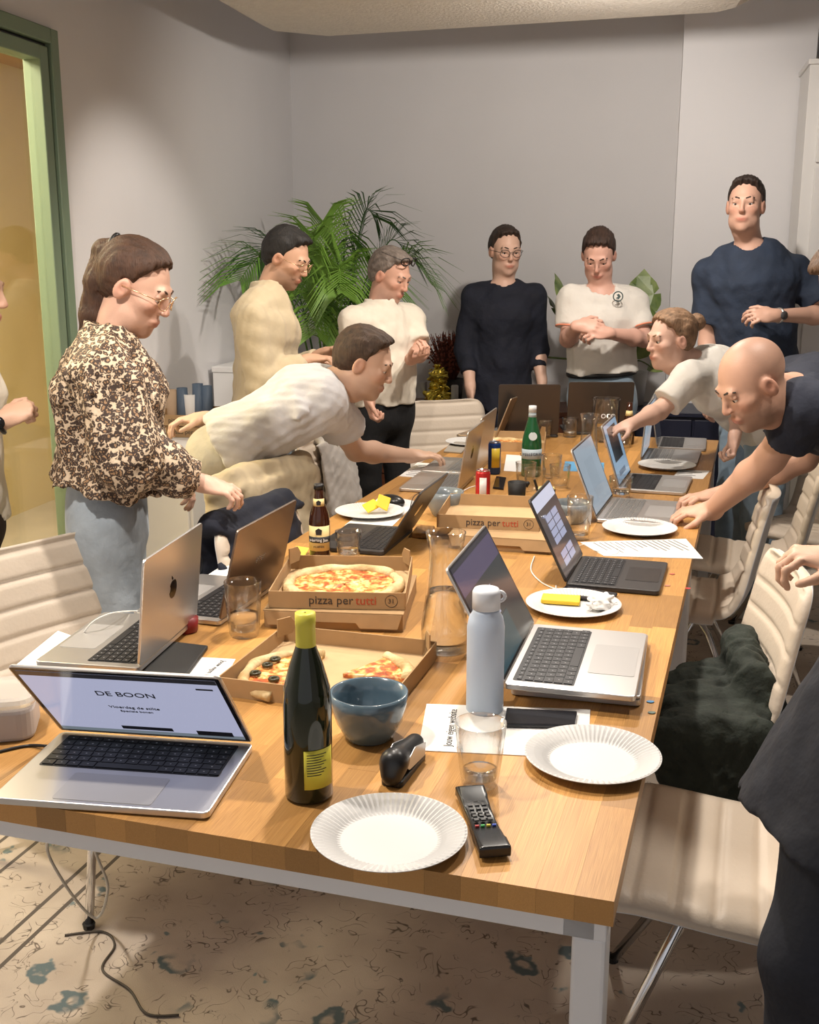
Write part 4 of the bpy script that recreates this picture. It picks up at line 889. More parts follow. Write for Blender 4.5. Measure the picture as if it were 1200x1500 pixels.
        if hair == 'long':
            for s in (-1, 1):
                pts_ = [hw(s*.07, -.03, .03), hw(s*.085, -.02, -.06), hw(s*.08, .0, -.14), hw(s*.09, .01, -.23)]
                for a, b in zip(pts_, pts_[1:]): S.cone(a, b, .035*hs, .032*hs, .02)
        fq = HM@V(1, .25, .2)
        nz = wob(.0016, 80, 3); st_ = lambda p: nz(p)+.0016*np.sin(((p-hd)@HM)[..., 0]*420+40*((p-hd)@HM)[..., 2])
        obj('hair', S.mesh('hair', max(h*.85, .0045), disp=st_), hm, t)
        if hair == 'pony': obj('hair_clip', tube([hw(.03*math.cos(a), -.10, .072+.03*math.sin(a)) for a in np.linspace(0, 6.28, 14)[:-1]], .006, 6, closed=True), M_black, t, smooth=True)
    # glasses
    if glasses:
        gm, up_ = glasses; bm = bmesh.new(); dz = .098 if up_ else 0; dy = -.026 if up_ else 0
        for s in (-1, 1):
            tube([hw(s*.033+.024*math.cos(a), .104+dy-.012*abs(math.cos(a))*(1 if math.cos(a)*s > 0 else 0), dz+.001+.019*math.sin(a)) for a in np.linspace(0, 6.28, 22)[:-1]], .0016*hs*(2 if up_ else 1), 6, bm, closed=True)
            tube([hw(s*.056, .095+dy, dz+.006), hw(s*.078, .05+dy, dz+.006), hw(s*.084, -.01+dy, dz+.002)], .0014*hs, 6, bm)
        tube([hw(-.01, .106+dy, dz+.006), hw(0, .11+dy, dz+.008), hw(.01, .106+dy, dz+.006)], .0014*hs, 6, bm); obj('glasses', bm, gm, t, smooth=True)
    # clothes
    if shirt:
        S = Sdf(); g = shirt.get('g', .012); torso(S, g, shirt.get('hem', -.04), cut=0, flare=shirt.get('flare', .01))
        for A in arms:
            fs = shirt.get('sleeve', .6); sc = A.get('r', 1)*(0.9 if female else 1.0); gg = shirt.get('sg', .018)
            if fs <= 1: b = lerp(A['s'], A['e'], fs); S.cone(A['s'], b, .056*sc+g, (.056*(1-fs)+.045*fs)*sc+gg, .03, cut=.0)
            else:
                S.cone(A['s'], A['e'], .056*sc+g, .045*sc+gg, .03); b = lerp(A['e'], A['w'], fs-1); S.cone(A['e'], b, .045*sc+gg, shirt.get('cuff', .036)*sc+gg*.4, .02, cut=.0)
        if shirt.get('collar'):
            S.cone(nk-spine*.0, nk+spine*.045+front*.0, nr+.028, nr+.018, .01, cut=-.005)
            S.cone(nk+spine*.01+front*.05, nk+spine*.10+front*.05, .035, .05, .008, 's')
        S.cone(nk+front*shirt.get('vf', .02)-spine*(shirt.get('vd', 0)), hw(0, 0, -.06)+front*.01, nr+.010 if not shirt.get('collar') else nr+.004, nr+.02, .008, 's')
        w1 = wob(shirt.get('fold', .006), 26, len(label), (1, 1, .45)); w2 = wob(shirt.get('fold', .006)*.4, 60, 5+len(label))
        sm_ = obj('shirt' if not shirt.get('name') else shirt['name'], S.mesh('shirt', shirt.get('h', .0085), disp=lambda p: w1(p)+w2(p)), shirt['m'], t)
        for (nm, px_, rad, mm) in shirt.get('badge', []):
            pass
    if trousers:
        S = Sdf(); S.ecap(hip-spine*.06, hip+spine*trousers.get('rise', .1), (hpw+.012, .12*build), (wa+.014+belly*.3, .106*build+belly*.6), side, .04, cutb=0)
        lg = legs or [dict(h=hip+side*s*.088-V(0, 0, .03), k=hip*V(1, 1, 0)+side*V(1, 1, 0)*s*.10+front*V(1, 1, 0)*.03+V(0, 0, .48), a=hip*V(1, 1, 0)+side*V(1, 1, 0)*s*.11+V(0, 0, .07)) for s in (-1, 1)]
        wd_ = trousers.get('w', 1)
        for q in lg:
            if legs: q = {k_: V(*q[k_])-O for k_ in q}
            S.cone(q['h'], q['k'], .088*build*wd_, .064*wd_, .04); S.cone(q['k'], q['a'], .064*wd_, .052*wd_, .03, cut=.0)
            if shoes:
                sh = Sdf().cone(q['a']*V(1, 1, 0)-front*V(1, 1, 0)*.05+V(0, 0, .04), q['a']*V(1, 1, 0)+front*V(1, 1, 0)*.15+V(0, 0, .035), .042, .036).add(lambda p: p[..., 2]-.014, q['a']-.5, q['a']+.5, .004, 's')
                obj('shoe', sh.mesh('shoe', .010), trousers.get('shoe', mat('white_sneaker', (.6, .6, .58), .6)), t)
        w1 = wob(.005, 24, 3+len(label), (1, 1, .6)); obj('trousers', S.mesh('trousers', .011, disp=w1), trousers['m'], t)
        if trousers.get('belt'): obj('belt', tube([hip+spine*(trousers.get('rise', .1)-.012)+side*(wa+.02)*math.cos(a)+front*(.112*build+belly*.6)*math.sin(a) for a in np.linspace(0, 6.28, 30)[:-1]], .016, 6, closed=True), M_black, t, smooth=True)
    if watch:
        A = arms[watch[0]]; d = nrm(A['w']-A['e']); q = lerp(A['e'], A['w'], .93); x = nrm(np.cross(d, V(0, 0, 1))); y = np.cross(d, x)
        wt_ = obj('watch', tube([q+(x*math.cos(a)+y*math.sin(a))*.032 for a in np.linspace(0, 6.28, 20)[:-1]], .007, 6, closed=True), watch[1], t, smooth=True)
        toc = nrm(V(0, 0, 1.62)-(q+O)); toc = nrm(toc-d*(toc@d)); obj('dial', lathe([(.019, -.003), (.02, .004), (.001, .0055)], 20), watch[2], wt_, smooth=True, loc=q+toc*.034, rot=Vector(toc).to_track_quat('Z', 'Y').to_euler())
    return t, dict(O=O, hd=hd, HM=HM, hip=hip, nk=nk, spine=spine, side=side, front=front, ch=ch, arms=arms, cw=cw)
def leopard():
    m = mat('leopard_print', (.6, .45, .3), .7); nt = m.node_tree; N = nt.nodes; L = nt.links; b = N['Principled BSDF']; tc = N.new('ShaderNodeTexCoord')
    ns = N.new('ShaderNodeTexNoise'); ns.inputs['Scale'].default_value = 60; L.new(tc.outputs['Object'], ns.inputs['Vector'])
    ad = N.new('ShaderNodeMix'); ad.data_type = 'RGBA'; ad.blend_type = 'LINEAR_LIGHT'; ad.inputs[0].default_value = .012; L.new(tc.outputs['Object'], ad.inputs[6]); L.new(ns.outputs['Color'], ad.inputs[7])
    v = N.new('ShaderNodeTexVoronoi'); v.inputs['Scale'].default_value = 78; L.new(ad.outputs[2], v.inputs['Vector'])
    r = N.new('ShaderNodeValToRGB'); els = [(.0, (.30, .17, .085)), (.22, (.32, .19, .10)), (.32, (.035, .02, .014)), (.56, (.045, .025, .017)), (.66, (.55, .42, .29)), (1, (.62, .50, .37))]
    while len(r.color_ramp.elements) < len(els): r.color_ramp.elements.new(.5)
    for e, (p, c) in zip(r.color_ramp.elements, els): e.position = p; e.color = (*c, 1)
    L.new(v.outputs['Distance'], r.inputs['Fac']); L.new(r.outputs['Color'], b.inputs['Base Color']); return m
M_denim = fabric('pale_denim', (.33, .38, .43), .15); M_bdenim = fabric('blue_denim', (.22, .30, .38), .2); M_navy = fabric('navy_knit', (.008, .010, .020), .2); M_blk = fabric('black_cloth', (.006, .006, .007), .2)
M_tee = fabric('pale_grey_tee', (.60, .59, .60), .05, 10, .6); M_cream = fabric('cream_cotton', (.66, .60, .50), .06, 10, .5); M_sand = fabric('sand_cotton', (.50, .41, .27), .08, 10, .5)
M_ntee = fabric('dark_navy_tee', (.022, .026, .042), .15); M_btee = fabric('petrol_navy_tee', (.022, .034, .062), .15); M_white = fabric('white_cotton', (.66, .63, .58), .05, 10, .5)
M_gold_wire = mat('gold_wire', (.75, .5, .3), .25, .9); M_darkrim = mat('dark_rim', (.015, .012, .012), .3)
cam_dir = lambda p: (-p[0], -p[1], 0)
# woman at the left edge
h_ = P(-48, 425, 3.3)
person('person at the left edge in cream top and brown trousers wearing a black watch', dict(head=h_, neck=P(-62, 510, 3.3), hip=P(-55, 735, 3.3), front=(1, 0, 0)), (1, .05, 0), 8, hair='long', hairc=(.22, .12, .06), female=True, h=.006,
       shirt=dict(m=M_cream, sleeve=.7), trousers=dict(m=fabric('dark_brown_cloth', (.022, .011, .007), .2), w=1.05), armA=dict(s=P(-70, 545, 3.12), e=P(-82, 660, 3.1), w=P(4, 616, 3.15), curl=(70, 80, 50), pn=(0, .6, -.6)), armB=dict(s=P(-70, 540, 3.48), e=P(-60, 650, 3.55), w=P(-70, 700, 3.5)), watch=(0, M_black, M_bezel))
# woman in leopard blouse
person('person with a brown ponytail, leopard print blouse and pale jeans', dict(head=P(199, 420, 3.2), neck=P(163, 497, 3.18), hip=P(158, 745, 3.2), front=(1, 0, 0), vol=0), (1, -.12, 0), 27, hair='pony', hairc=(.050, .022, .011), female=True, h=.0048, skin=(.62, .38, .28), glasses=(M_gold_wire, False),
       shirt=dict(m=leopard(), sleeve=1.86, sg=.048, g=.03, cuff=.03, hem=.085, flare=.03, fold=.013, h=.008, collar=True), trousers=dict(m=M_denim, w=1.12, rise=.1), bust=0,
       armA=dict(s=P(152, 535, 3.04), e=P(190, 672, 3.0), w=P(296, 708, 3.12), d=(.95, .05, -.25), pn=(.15, .3, -1), curl=(28, 40, 25)), armB=dict(s=P(160, 525, 3.4), e=P(200, 640, 3.5), w=P(250, 690, 3.5)))
# man in sand jacket
person('person with dark hair and round glasses in a sand-coloured jacket, looking down by the palm', dict(head=P(421, 378, 5.120), neck=P(392, 428, 5.120), hip=P(388, 625, 5.070), front=(1, -.1, 0), vol=.004), (1, -.35, 0), 26, hair='short', hairc=(.012, .010, .009), stubble=.5, skin=(.56, .33, .22), glasses=(M_gold_wire, False),
       shirt=dict(m=M_sand, sleeve=1.9, sg=.026, g=.028, hem=-.02, flare=.02, fold=.010, collar=True, name='jacket'), trousers=dict(m=M_bdenim),
       armA=dict(s=P(368, 458, 4.940), e=P(385, 560, 4.870), w=P(452, 528, 4.970), d=(.9, .1, .1), curl=(40, 50, 30)), armB=dict(s=P(395, 452, 5.320), e=P(410, 550, 5.370), w=P(470, 520, 5.270)))
# man leaning in pale grey tee
person('person in a pale grey T-shirt leaning far over the table to a laptop', dict(head=P(535, 531, 4.12), neck=P(492, 560, 4.1), hip=P(338, 655, 4.08), front=(.45, .0, -.9)), (1, -.12, 0), 22, hair='short', hairc=(.055, .032, .02), skin=(.62, .40, .29), stubble=.3, h=.005,
       shirt=dict(m=M_tee, sleeve=.55, sg=.03, g=.016, hem=-.02, flare=.022, fold=.009), trousers=dict(m=fabric('stone_cotton', (.50, .47, .40), .08), w=1.0, rise=.06),
       armA=dict(s=P(482, 582, 4.0), e=P(522, 660, 4.3), w=at(602, 668, .80), d=(.75, .25, .0), pn=(0, .1, -1), curl=(18, 25, 20), side=1), armB=dict(s=P(480, 560, 4.35), e=P(395, 610, 4.5), w=P(300, 614, 4.2), d=(-1, -.2, 0), curl=(30, 40, 20)))
# man in cream polo
person('person in a cream polo with sunglasses pushed up on grey hair and black trousers', dict(head=P(573, 403, 5.6), neck=P(556, 450, 5.6), hip=P(556, 590, 5.6), front=(.6, -.8, 0)), (.85, -.6, 0), 24, hair='short', hairc=(.16, .13, .11), skin=(.58, .33, .24), stubble=.35, build=1.12, glasses=(M_darkrim, True), belly=.03,
       shirt=dict(m=M_cream, sleeve=.75, sg=.022, g=.014, hem=-.0, fold=.006, collar=True), trousers=dict(m=M_blk, shoe=M_black, rise=.08),
       armA=dict(s=P(520, 465, 5.45), e=P(522, 545, 5.42), w=P(541, 582, 5.3), d=(.1, -.1, -1), pn=(1, 0, 0), curl=(50, 60, 40)), armB=dict(s=P(600, 462, 5.7), e=P(617, 515, 5.6), w=P(603, 526, 5.38), d=(.5, -.5, .25), pn=(-.4, .3, .5), curl=(45, 50, 30)))
# navy sweater man
person('person with dark glasses in a navy sweater and dark trousers standing before the grey wall', dict(head=P(741, 367, 6.250), neck=P(738, 415, 6.270), hip=P(735, 590, 6.270), front=(.1, -1, 0)), (.22, -1, 0), 10, hair='short', hairc=(.03, .017, .011), glasses=(M_darkrim, False), h=.0058, skin=(.64, .41, .31), build=.98,
       shirt=dict(m=M_navy, sleeve=1.62, sg=.02, g=.014, hem=-.03, fold=.006, vf=.0), trousers=dict(m=fabric('navy_trousers', (.010, .012, .024), .2), shoe=M_black),
       armA=dict(s=P(694, 430, 6.270), e=P(684, 512, 6.270), w=P(689, 566, 6.130), d=(.05, -.1, -1), pn=(.9, .2, 0), curl=(22, 25, 15), side=-1), armB=dict(s=P(781, 430, 6.270), e=P(787, 512, 6.310), w=P(794, 558, 6.200), d=(.05, -.1, -1), pn=(-.9, .2, 0), curl=(25, 30, 20)))
# white tee man
wt, wi = person('person in a white T-shirt with a round badge and jeans, looking down at the hands', dict(head=P(877, 374, 5.88), neck=P(880, 422, 5.92), hip=P(882, 574, 5.95), front=(-.1, -1, 0), vol=.004), (-.25, -1, 0), 30, hair='wavy', hairc=(.035, .018, .012), skin=(.62, .36, .28), build=1.06,
       shirt=dict(m=M_white, sleeve=.68, sg=.022, g=.014, hem=.11, fold=.005, vd=.01), trousers=dict(m=M_bdenim, belt=True, rise=.118),
       armA=dict(s=P(838, 432, 5.92), e=P(832, 497, 5.88), w=P(846, 478, 5.66), d=(.9, -.3, .1), pn=(.2, .6, -.5), curl=(35, 45, 30)), armB=dict(s=P(930, 436, 5.92), e=P(944, 497, 5.85), w=P(890, 488, 5.65), d=(-1, -.25, .05), pn=(0, .5, -.5), curl=(35, 45, 30), side=-1))
O_, ch_, fr_, sd_ = wi['O'], wi['ch'], wi['front'], wi['side']
bp_ = P(899, 433, 5.9)-Vector(O_); bp_ = Vector((bp_.x, bp_.y-.128, bp_.z))
rot_ = Vector((-.1, -1, .05)).to_track_quat('Z', 'Y').to_euler()
obj('badge_ring', tube([(.024*math.cos(a), .024*math.sin(a), 0) for a in np.linspace(0, 6.28, 24)[:-1]], .003, 6, closed=True), mat('badge_ink', (.05, .08, .08), .7), wt, loc=bp_, rot=rot_)
obj('badge_mark', prism([(-.012, -.01), (.004, -.014), (.014, .0), (.004, .014), (-.008, .008), (0, 0)], -.002, .002), mat('badge_ink', (.05, .08, .08), .7), wt, loc=bp_, rot=rot_)
for A in wi['arms']:
    q = lerp(A['s'], A['e'], .68); d = nrm(A['e']-A['s']); x = nrm(np.cross(d, V(0, 1, 0))); y = np.cross(d, x)
    obj('sleeve_trim', tube([q+(x*math.cos(a)+y*math.sin(a))*.0705 for a in np.linspace(0, 6.28, 24)[:-1]], .0045, 6, closed=True), mat('coral_trim', (.75, .27, .16), .7), wt, smooth=True)
# tall man in navy tee
person('tall person in a navy T-shirt with a steel wristwatch before the white pillar', dict(head=P(1092, 301, 5.420), neck=P(1098, 358, 5.460), hip=P(1112, 545, 5.480), front=(-.35, -1, 0), vol=.004), (-.45, -1, 0), -2, hair='short', hairc=(.022, .013, .010), h=.0055, skin=(.60, .36, .27), build=1.14, smile=1,
       shirt=dict(m=M_btee, sleeve=.72, sg=.032, g=.016, hem=-.05, fold=.006, vd=.02), trousers=dict(m=M_bdenim),
       armA=dict(s=P(1040, 396, 5.540), e=P(1036, 500, 5.540), w=P(1036, 572, 5.440), d=(0, -.1, -1), pn=(.8, .3, 0), curl=(22, 25, 15), side=-1), armB=dict(s=P(1162, 390, 5.480), e=P(1216, 462, 5.380), w=P(1135, 462, 5.220), d=(-1, -.15, .02), pn=(0, .6, -.5), curl=(30, 40, 25), side=-1), watch=(1, mat('steel', (.6, .6, .6), .25, .9), mat('watch_face', (.05, .05, .055), .3)))
# woman leaning in white tee
w9, i9 = person('person with a hair bun and white T-shirt leaning over the far table end', dict(head=P(982, 497, 4.650), neck=P(1020, 530, 4.700), hip=P(1118, 618, 4.850), front=(-.5, -.1, -.85)), (-1, -.35, 0), 6, hair='bun', hairc=(.20, .12, .07), female=True, skin=(.64, .41, .32), roll=0, smile=1, hs=1.0,
       shirt=dict(m=M_white, sleeve=.72, sg=.022, g=.014, hem=-.02, fold=.006), trousers=dict(m=M_bdenim),
       armA=dict(s=P(1003, 553, 4.560), e=P(966, 602, 4.500), w=P(925, 622, 4.360), d=(-.8, -.3, -.2), curl=(25, 30, 20)), armB=dict(s=P(1050, 545, 4.900), e=P(1085, 600, 4.700), w=P(1076, 640, 4.600), d=(-.1, -.2, -1), pn=(-1, 0, 0), curl=(55, 65, 40)))
# bald man
person('bald person in a dark T-shirt leaning on the right table edge with both hands', dict(head=P(1101, 561, 3.22), neck=P(1160, 572, 3.4), hip=P(1330, 640, 3.6), front=(-.55, -.1, -.8)), (-1, -.25, 0), 33, hair='bald', hairc=(.05, .035, .028), skin=(.58, .34, .24), stubble=.6, h=.0048, build=1.08,
       shirt=dict(m=M_ntee, sleeve=.55, sg=.03, g=.016, hem=-.03, fold=.007), trousers=dict(m=fabric('navy_trousers', (.010, .012, .024), .2)),
       armA=dict(s=P(1172, 592, 3.22), e=P(1128, 672, 3.34), w=at(1042, 748, .79), d=(-.95, .12, -.08), pn=(.0, .15, -1), curl=(30, 45, 30), r=1.12, side=1), armB=dict(s=P(1230, 575, 3.62), e=P(1178, 672, 3.74), w=at(1052, 727, .80), d=(-1, -.1, -.02), pn=(0, 0, -1), curl=(25, 40, 30), r=1.08, side=-1))
# two people cut by the right picture edge
person('person with tousled brown hair cut off by the right picture edge, hand held out', dict(head=P(1268, 418, 2.6), neck=P(1330, 480, 2.65), hip=P(1390, 830, 2.7), front=(-.9, .1, 0)), (-1, .1, 0), 42, hair='wavy', hairc=(.09, .05, .028), h=.006,
       shirt=dict(m=M_ntee, sleeve=.6, g=.014, hem=-.04), trousers=dict(m=fabric('navy_trousers', (.010, .012, .024), .2)),
       armA=dict(s=P(1345, 570, 2.45), e=P(1345, 745, 2.35), w=P(1236, 822, 2.1), d=(-.95, .1, .12), pn=(.0, .2, -1), curl=(45, 50, 30)), armB=dict(s=P(1340, 560, 2.9), e=P(1350, 720, 2.9), w=P(1340, 830, 2.8)))
cz = fabric('black_navy_coat', (.012, .014, .022), .2)
person('person in a dark coat and trousers at the lower right, head out of frame', dict(head=P(1560, 330, 1.6), neck=P(1560, 520, 1.55), hip=P(1322, 1130, 1.5), front=(-.8, .4, 0)), (-1, .3, 0), 10, hair='short', build=1.1, h=.008,
       shirt=dict(m=cz, sleeve=1.9, sg=.03, g=.03, hem=-.12, flare=.05, fold=.004, name='coat'), trousers=dict(m=cz, w=1.25, shoe=M_black), legs=[dict(h=P(1290, 1150, 1.5), k=P(1200, 1400, 1.45), a=(P(1200, 1400, 1.45).x+.03, 1.45, .07)), dict(h=P(1400, 1120, 1.55), k=P(1400, 1400, 1.6), a=(P(1400, 1400, 1.6).x, 1.6, .07))],
       armA=dict(s=P(1600, 640, 1.35), e=P(1560, 900, 1.35), w=P(1500, 1080, 1.4)), armB=dict(s=P(1560, 620, 1.8), e=P(1520, 850, 1.8), w=P(1470, 1000, 1.8)))
# ================================================================ FURNITURE AND PLANTS ROUND THE ROOM
def rthing(name, label, cat, a, b, z=0, group=None):
    o = thing(name, label, cat, RM(a, b, z), RYAW, group); return o
def lb(t, name, a0, a1, b0, b1, z0, z1, m, bevel=.003, parent=None):     # local box: x along back wall, y away from us
    return obj(name, box(((a0+a1)/2, -(b0+b1)/2, (z0+z1)/2), (a1-a0, b1-b0, z1-z0)), m, parent or t, bevel=bevel)
M_teak = wood_mat('teak', (.10, .028, .012), (.17, .055, .022), .1, .35)
sb = rthing('sideboard', 'dark teak sideboard with ring-pull drawers against the back wall', 'sideboard', .25, .06)
lb(sb, 'carcass', 0, 2.0, 0, .44, .12, .70, M_teak); lb(sb, 'top', -.01, 2.01, -.01, .46, .70, .73, M_teak)
for i in range(4):
    for j in range(3):
        d = lb(sb, 'drawer', .015+.4975*i, .4975+.4975*i, .44, .456, .135+.188*j, .135+.188*j+.18, M_teak)
        for dx in (.12, .36): obj('ring_pull', tube([(.015+.4975*i+dx+.022*math.cos(q), -.46, .225+.188*j+.022*math.sin(q)) for q in np.linspace(0, 6.28, 16)[:-1]], .004, 6, closed=True), mat('dull_brass', (.25, .17, .12), .35, .8), d, smooth=True)
for i in range(4): obj('leg', lathe([(.014, 0), (.022, .12)], 12), M_teak, sb, loc=(.1+1.8*(i % 2), -.06-.32*(i//2), 0))
SBZ = .731
def onsb(px, dy=0, b=.26):       # point on the sideboard top under a picture column
    k = (px-600)/1663; a = (k*(7.3-.976*b)+.74+.2164*b)/(.976+.2164*k); return RM(a, b, SBZ)
t = thing('heather_plant', 'reddish-brown heather plant in a dark pot on the sideboard', 'plant', onsb(660))
obj('pot', lathe([(.06, 0), (.075, .005), (.085, .15), (.078, .15), (.07, .12), (.001, .12)], 24), mat('dark_pot', (.03, .028, .027), .6), t, smooth=True)
g = random.Random(4); bm = bmesh.new(); bm2 = bmesh.new()
for k in range(95):
    a = g.uniform(0, 6.28); r = g.uniform(.0, .17); hgt = g.uniform(.22, .33)-.35*r; p0 = Vector((.03*math.cos(a), .03*math.sin(a), .12)); p1 = Vector((r*math.cos(a), r*math.sin(a), .14+hgt))
    tube([p0, (p0+p1)/2+Vector((0, 0, .03)), p1], [.002, .005, .002], 5, bm)
    for q in range(5):
        c = p0.lerp(p1, .4+.13*q); bx(bm2, c+Vector((g.uniform(-.008, .008), g.uniform(-.008, .008), 0)), (.009, .009, .014), Euler((g.random()*3, g.random()*3, 0)).to_matrix().to_4x4())
obj('stems', bm, mat('heather_stem', (.12, .035, .022), .8), t); tag(obj('blossom', bm2, mat('heather_bloom', (.30, .085, .055), .8, noise=(40, .4)), t), kind='stuff')
gd = Sdf().ell((0, 0, .05), (.085, .075, .055)).ell((-.0, 0, .165), (.055, .05, .07)).cone((0, 0, .05), (0, 0, .16), .04, .03)
o = obj('foil_parcel', gd.mesh('foil_parcel', .007, disp=wob(.012, 95, 2)), mat('gold_foil', (.72, .55, .08), .22, .85)); o.location = onsb(643, b=.40)+Vector((0, 0, .004)); tag(o, 'crumpled gold foil wrapped gift in front of the heather', 'gift')
o = obj('glass_vase', lathe([(.05, 0), (.055, .004), (.055, .14), (.051, .14), (.05, .01), (.001, .008)], 28), M_glass, smooth=True); o.location = onsb(613, b=.38); tag(o, 'clear glass vase at the left end of the sideboard top', 'vase')
o = obj('pillar_candle', lathe([(.021, 0), (.022, .003), (.022, .125), (.018, .13), (.001, .128)], 20), mat('candle_wax', (.7, .68, .64), .5), smooth=True); o.location = onsb(668, b=.43); tag(o, 'slim white candle beside the gold foil gift', 'candle')
# palm
pb = P(492, 640, 6.45); palm = thing('areca_palm', 'tall bushy green palm in the corner behind the two men', 'plant', (pb.x, pb.y, 0))
obj('pot', lathe([(.15, 0), (.17, .01), (.2, .36), (.185, .36), (.17, .32), (.001, .31)], 32), mat('grey_pot', (.3, .3, .3), .6), palm, smooth=True)
M_palm = [mat('palm_leaf_a', (.10, .23, .030), .45, noise=(6, .25)), mat('palm_leaf_b', (.19, .36, .055), .45, noise=(6, .25)), mat('palm_leaf_c', (.045, .12, .028), .45, noise=(6, .25))]
def frond(tip, sag, m, n=30, ll=.24, seed=0):
    g = random.Random(seed); tp_ = Vector(tip)-Vector((pb.x, pb.y, 0)); hz = Vector((tp_.x, tp_.y, 0)); base = Vector((hz.x*.08, hz.y*.08, .33))
    mid = Vector((hz.x*.35, hz.y*.35, .33+(tp_.z-.33)*.62+sag)); m2 = Vector((hz.x*.72, hz.y*.72, tp_.z+sag*.85)); c = spline([base, mid, m2, tp_], 12); N_ = len(c)
    bm = tube(c, [.007*(1-.8*i/N_) for i in range(N_)], 5)
    for i in range(n):
        f = .36+.63*i/n; k = min(int(f*(N_-1)), N_-2); p = c[k].lerp(c[k+1], f*(N_-1)-k); d = (c[min(k+1, N_-1)]-c[max(k-1, 0)]).normalized()
        sd = d.cross(Vector((0, 0, 1))); sd = sd.normalized() if sd.length > .05 else Vector((1, 0, 0)); upv = sd.cross(d).normalized(); L_ = ll*(.55+.75*math.sin(math.pi*min(1, (f-.3)*1.25)))*g.uniform(.85, 1.1)
        for s in (-1, 1):
            dr = (sd*s*.75+d*.8+upv*.25).normalized(); e1 = p+dr*L_*.5; e2 = p+dr*L_+Vector((0, 0, -L_*.28)); wv = dr.cross(upv).normalized()*.0052
            a_ = [bm.verts.new(x) for x in (p-wv*.5, p+wv*.5, e1+wv+upv*.002, e1-wv, e2)]; bm.faces.new((a_[0], a_[1], a_[2], a_[3])); bm.faces.new((a_[3], a_[2], a_[4]))
    me_o = obj('frond', bm, m, palm, solid=.0008); return me_o
for i, (x, y, Y, sg, mi) in enumerate(((350, 412, 5.75, .13, 0), (374, 386, 5.9, .10, 2), (470, 345, 6.3, .06, 1), (452, 375, 6.1, .10, 1), (515, 352, 6.5, .05, 0), (549, 318, 6.6, .0, 2), (600, 378, 6.5, .10, 2), (634, 418, 6.3, .16, 0), (440, 430, 6.1, .16, 1), (500, 430, 6.0, .15, 1), (565, 425, 6.1, .12, 0), (462, 490, 5.98, .20, 1), (515, 505, 6.0, .18, 0), (540, 470, 6.3, .1, 2), (480, 400, 6.6, .08, 0), (425, 400, 6.6, .1, 0))):
    frond(P(x, y, Y), sg, M_palm[mi], seed=i, n=34 if mi == 1 else 28)
# low cabinet, monstera
lc_ = rthing('low_cabinet', 'low dark navy cabinet in front of the white pillar', 'cabinet', 2.02, .38)
M_navycab = mat('navy_lacquer', (.012, .014, .03), .4)
lb(lc_, 'carcass', 0, 1.0, 0, .40, .04, .76, M_navycab); lb(lc_, 'top', -.008, 1.008, -.008, .42, .76, .785, M_navycab)
for i in range(2): d = lb(lc_, 'door', .01+.495*i, .49+.495*i, .40, .418, .06, .745, M_navycab); lb(lc_, 'handle', .44+.1*i, .452+.1*i, .418, .43, .45, .6, M_chrome, parent=d)
lb(lc_, 'plinth', .02, .98, .02, .36, 0, .04, M_black)
def onlc(a, b): p = RM(2.02+a, .38+b, .787); return p
mp_ = onlc(.14, .16); mon = thing('monstera_plant', 'broad-leaved green monstera in a grey pot behind the man in white', 'plant', mp_)
obj('pot', lathe([(.07, 0), (.085, .005), (.1, .19), (.092, .19), (.085, .16), (.001, .16)], 28), mat('pale_grey_pot', (.45, .44, .43), .6), mon, smooth=True)
M_mon = mat('monstera_leaf', (.07, .17, .035), .35, noise=(7, .45, (.3, .36, .12)))
def mleaf(px, py, Y, s, tilt, rz):
    o_ = [(0, 0), (.16, -.12), (.38, -.05), (.46, .12), (.30, .16), (.47, .24), (.45, .42), (.28, .38), (.40, .54), (.32, .70), (.18, .62), (.17, .85), (0, 1.05)]
    poly_ = o_+[(-x, y) for x, y in o_[::-1][1:-1]]; bm = bmesh.new(); c0 = [bm.verts.new((0, .25+.15*k, 0)) for k in range(4)]
    vs_ = [bm.verts.new((x*s, y*s, -.25*s*x*x*2-.12*s*y*y)) for x, y in poly_]; bmesh.ops.delete(bm, geom=c0, context='VERTS'); bm.faces.new(vs_); bmesh.ops.triangulate(bm, faces=bm.faces[:])
    p = P(px, py, Y)-mp_; l = obj('leaf', bm, M_mon, mon, loc=p, rot=(tilt, 0, rz), solid=.0012); obj('stem', tube(spline([(0, 0, .15), (p.x*.3, p.y*.3, p.z*.6+.12), p], 8), .004, 6), mat('monstera_stem', (.10, .14, .04), .5), mon, smooth=True); return l
for a_ in ((830, 440, 6.35, .16, R(70), R(60)), (822, 462, 6.3, .13, R(60), R(100)), (940, 452, 6.25, .22, R(75), R(-15)), (948, 500, 6.15, .2, R(100), R(200)), (930, 520, 6.1, .2, R(110), R(160)), (958, 540, 6.1, .16, R(60), R(-60)), (850, 500, 6.4, .14, R(70), R(80))): mleaf(*a_)
o = obj('stem', tube(spline([(0, 0, .15), P(860, 530, 6.4)-mp_, P(782, 522, 6.35)-mp_], 8), .006, 6), mat('monstera_stem', (.10, .14, .04), .5), mon, smooth=True)
bb = onlc(.05, .33); t = thing('beer_bottle', 'dark beer bottle standing on the low navy cabinet', 'bottle', bb); obj('bottle_body', lathe([(.028, 0), (.03, .005), (.03, .11), (.014, .16), (.013, .2)], 24), M_beer, t, smooth=True); obj('label', lathe([(.0305, .035), (.0305, .085)], 24, cap=False), mat('red_brown_label', (.10, .04, .025), .5), t)
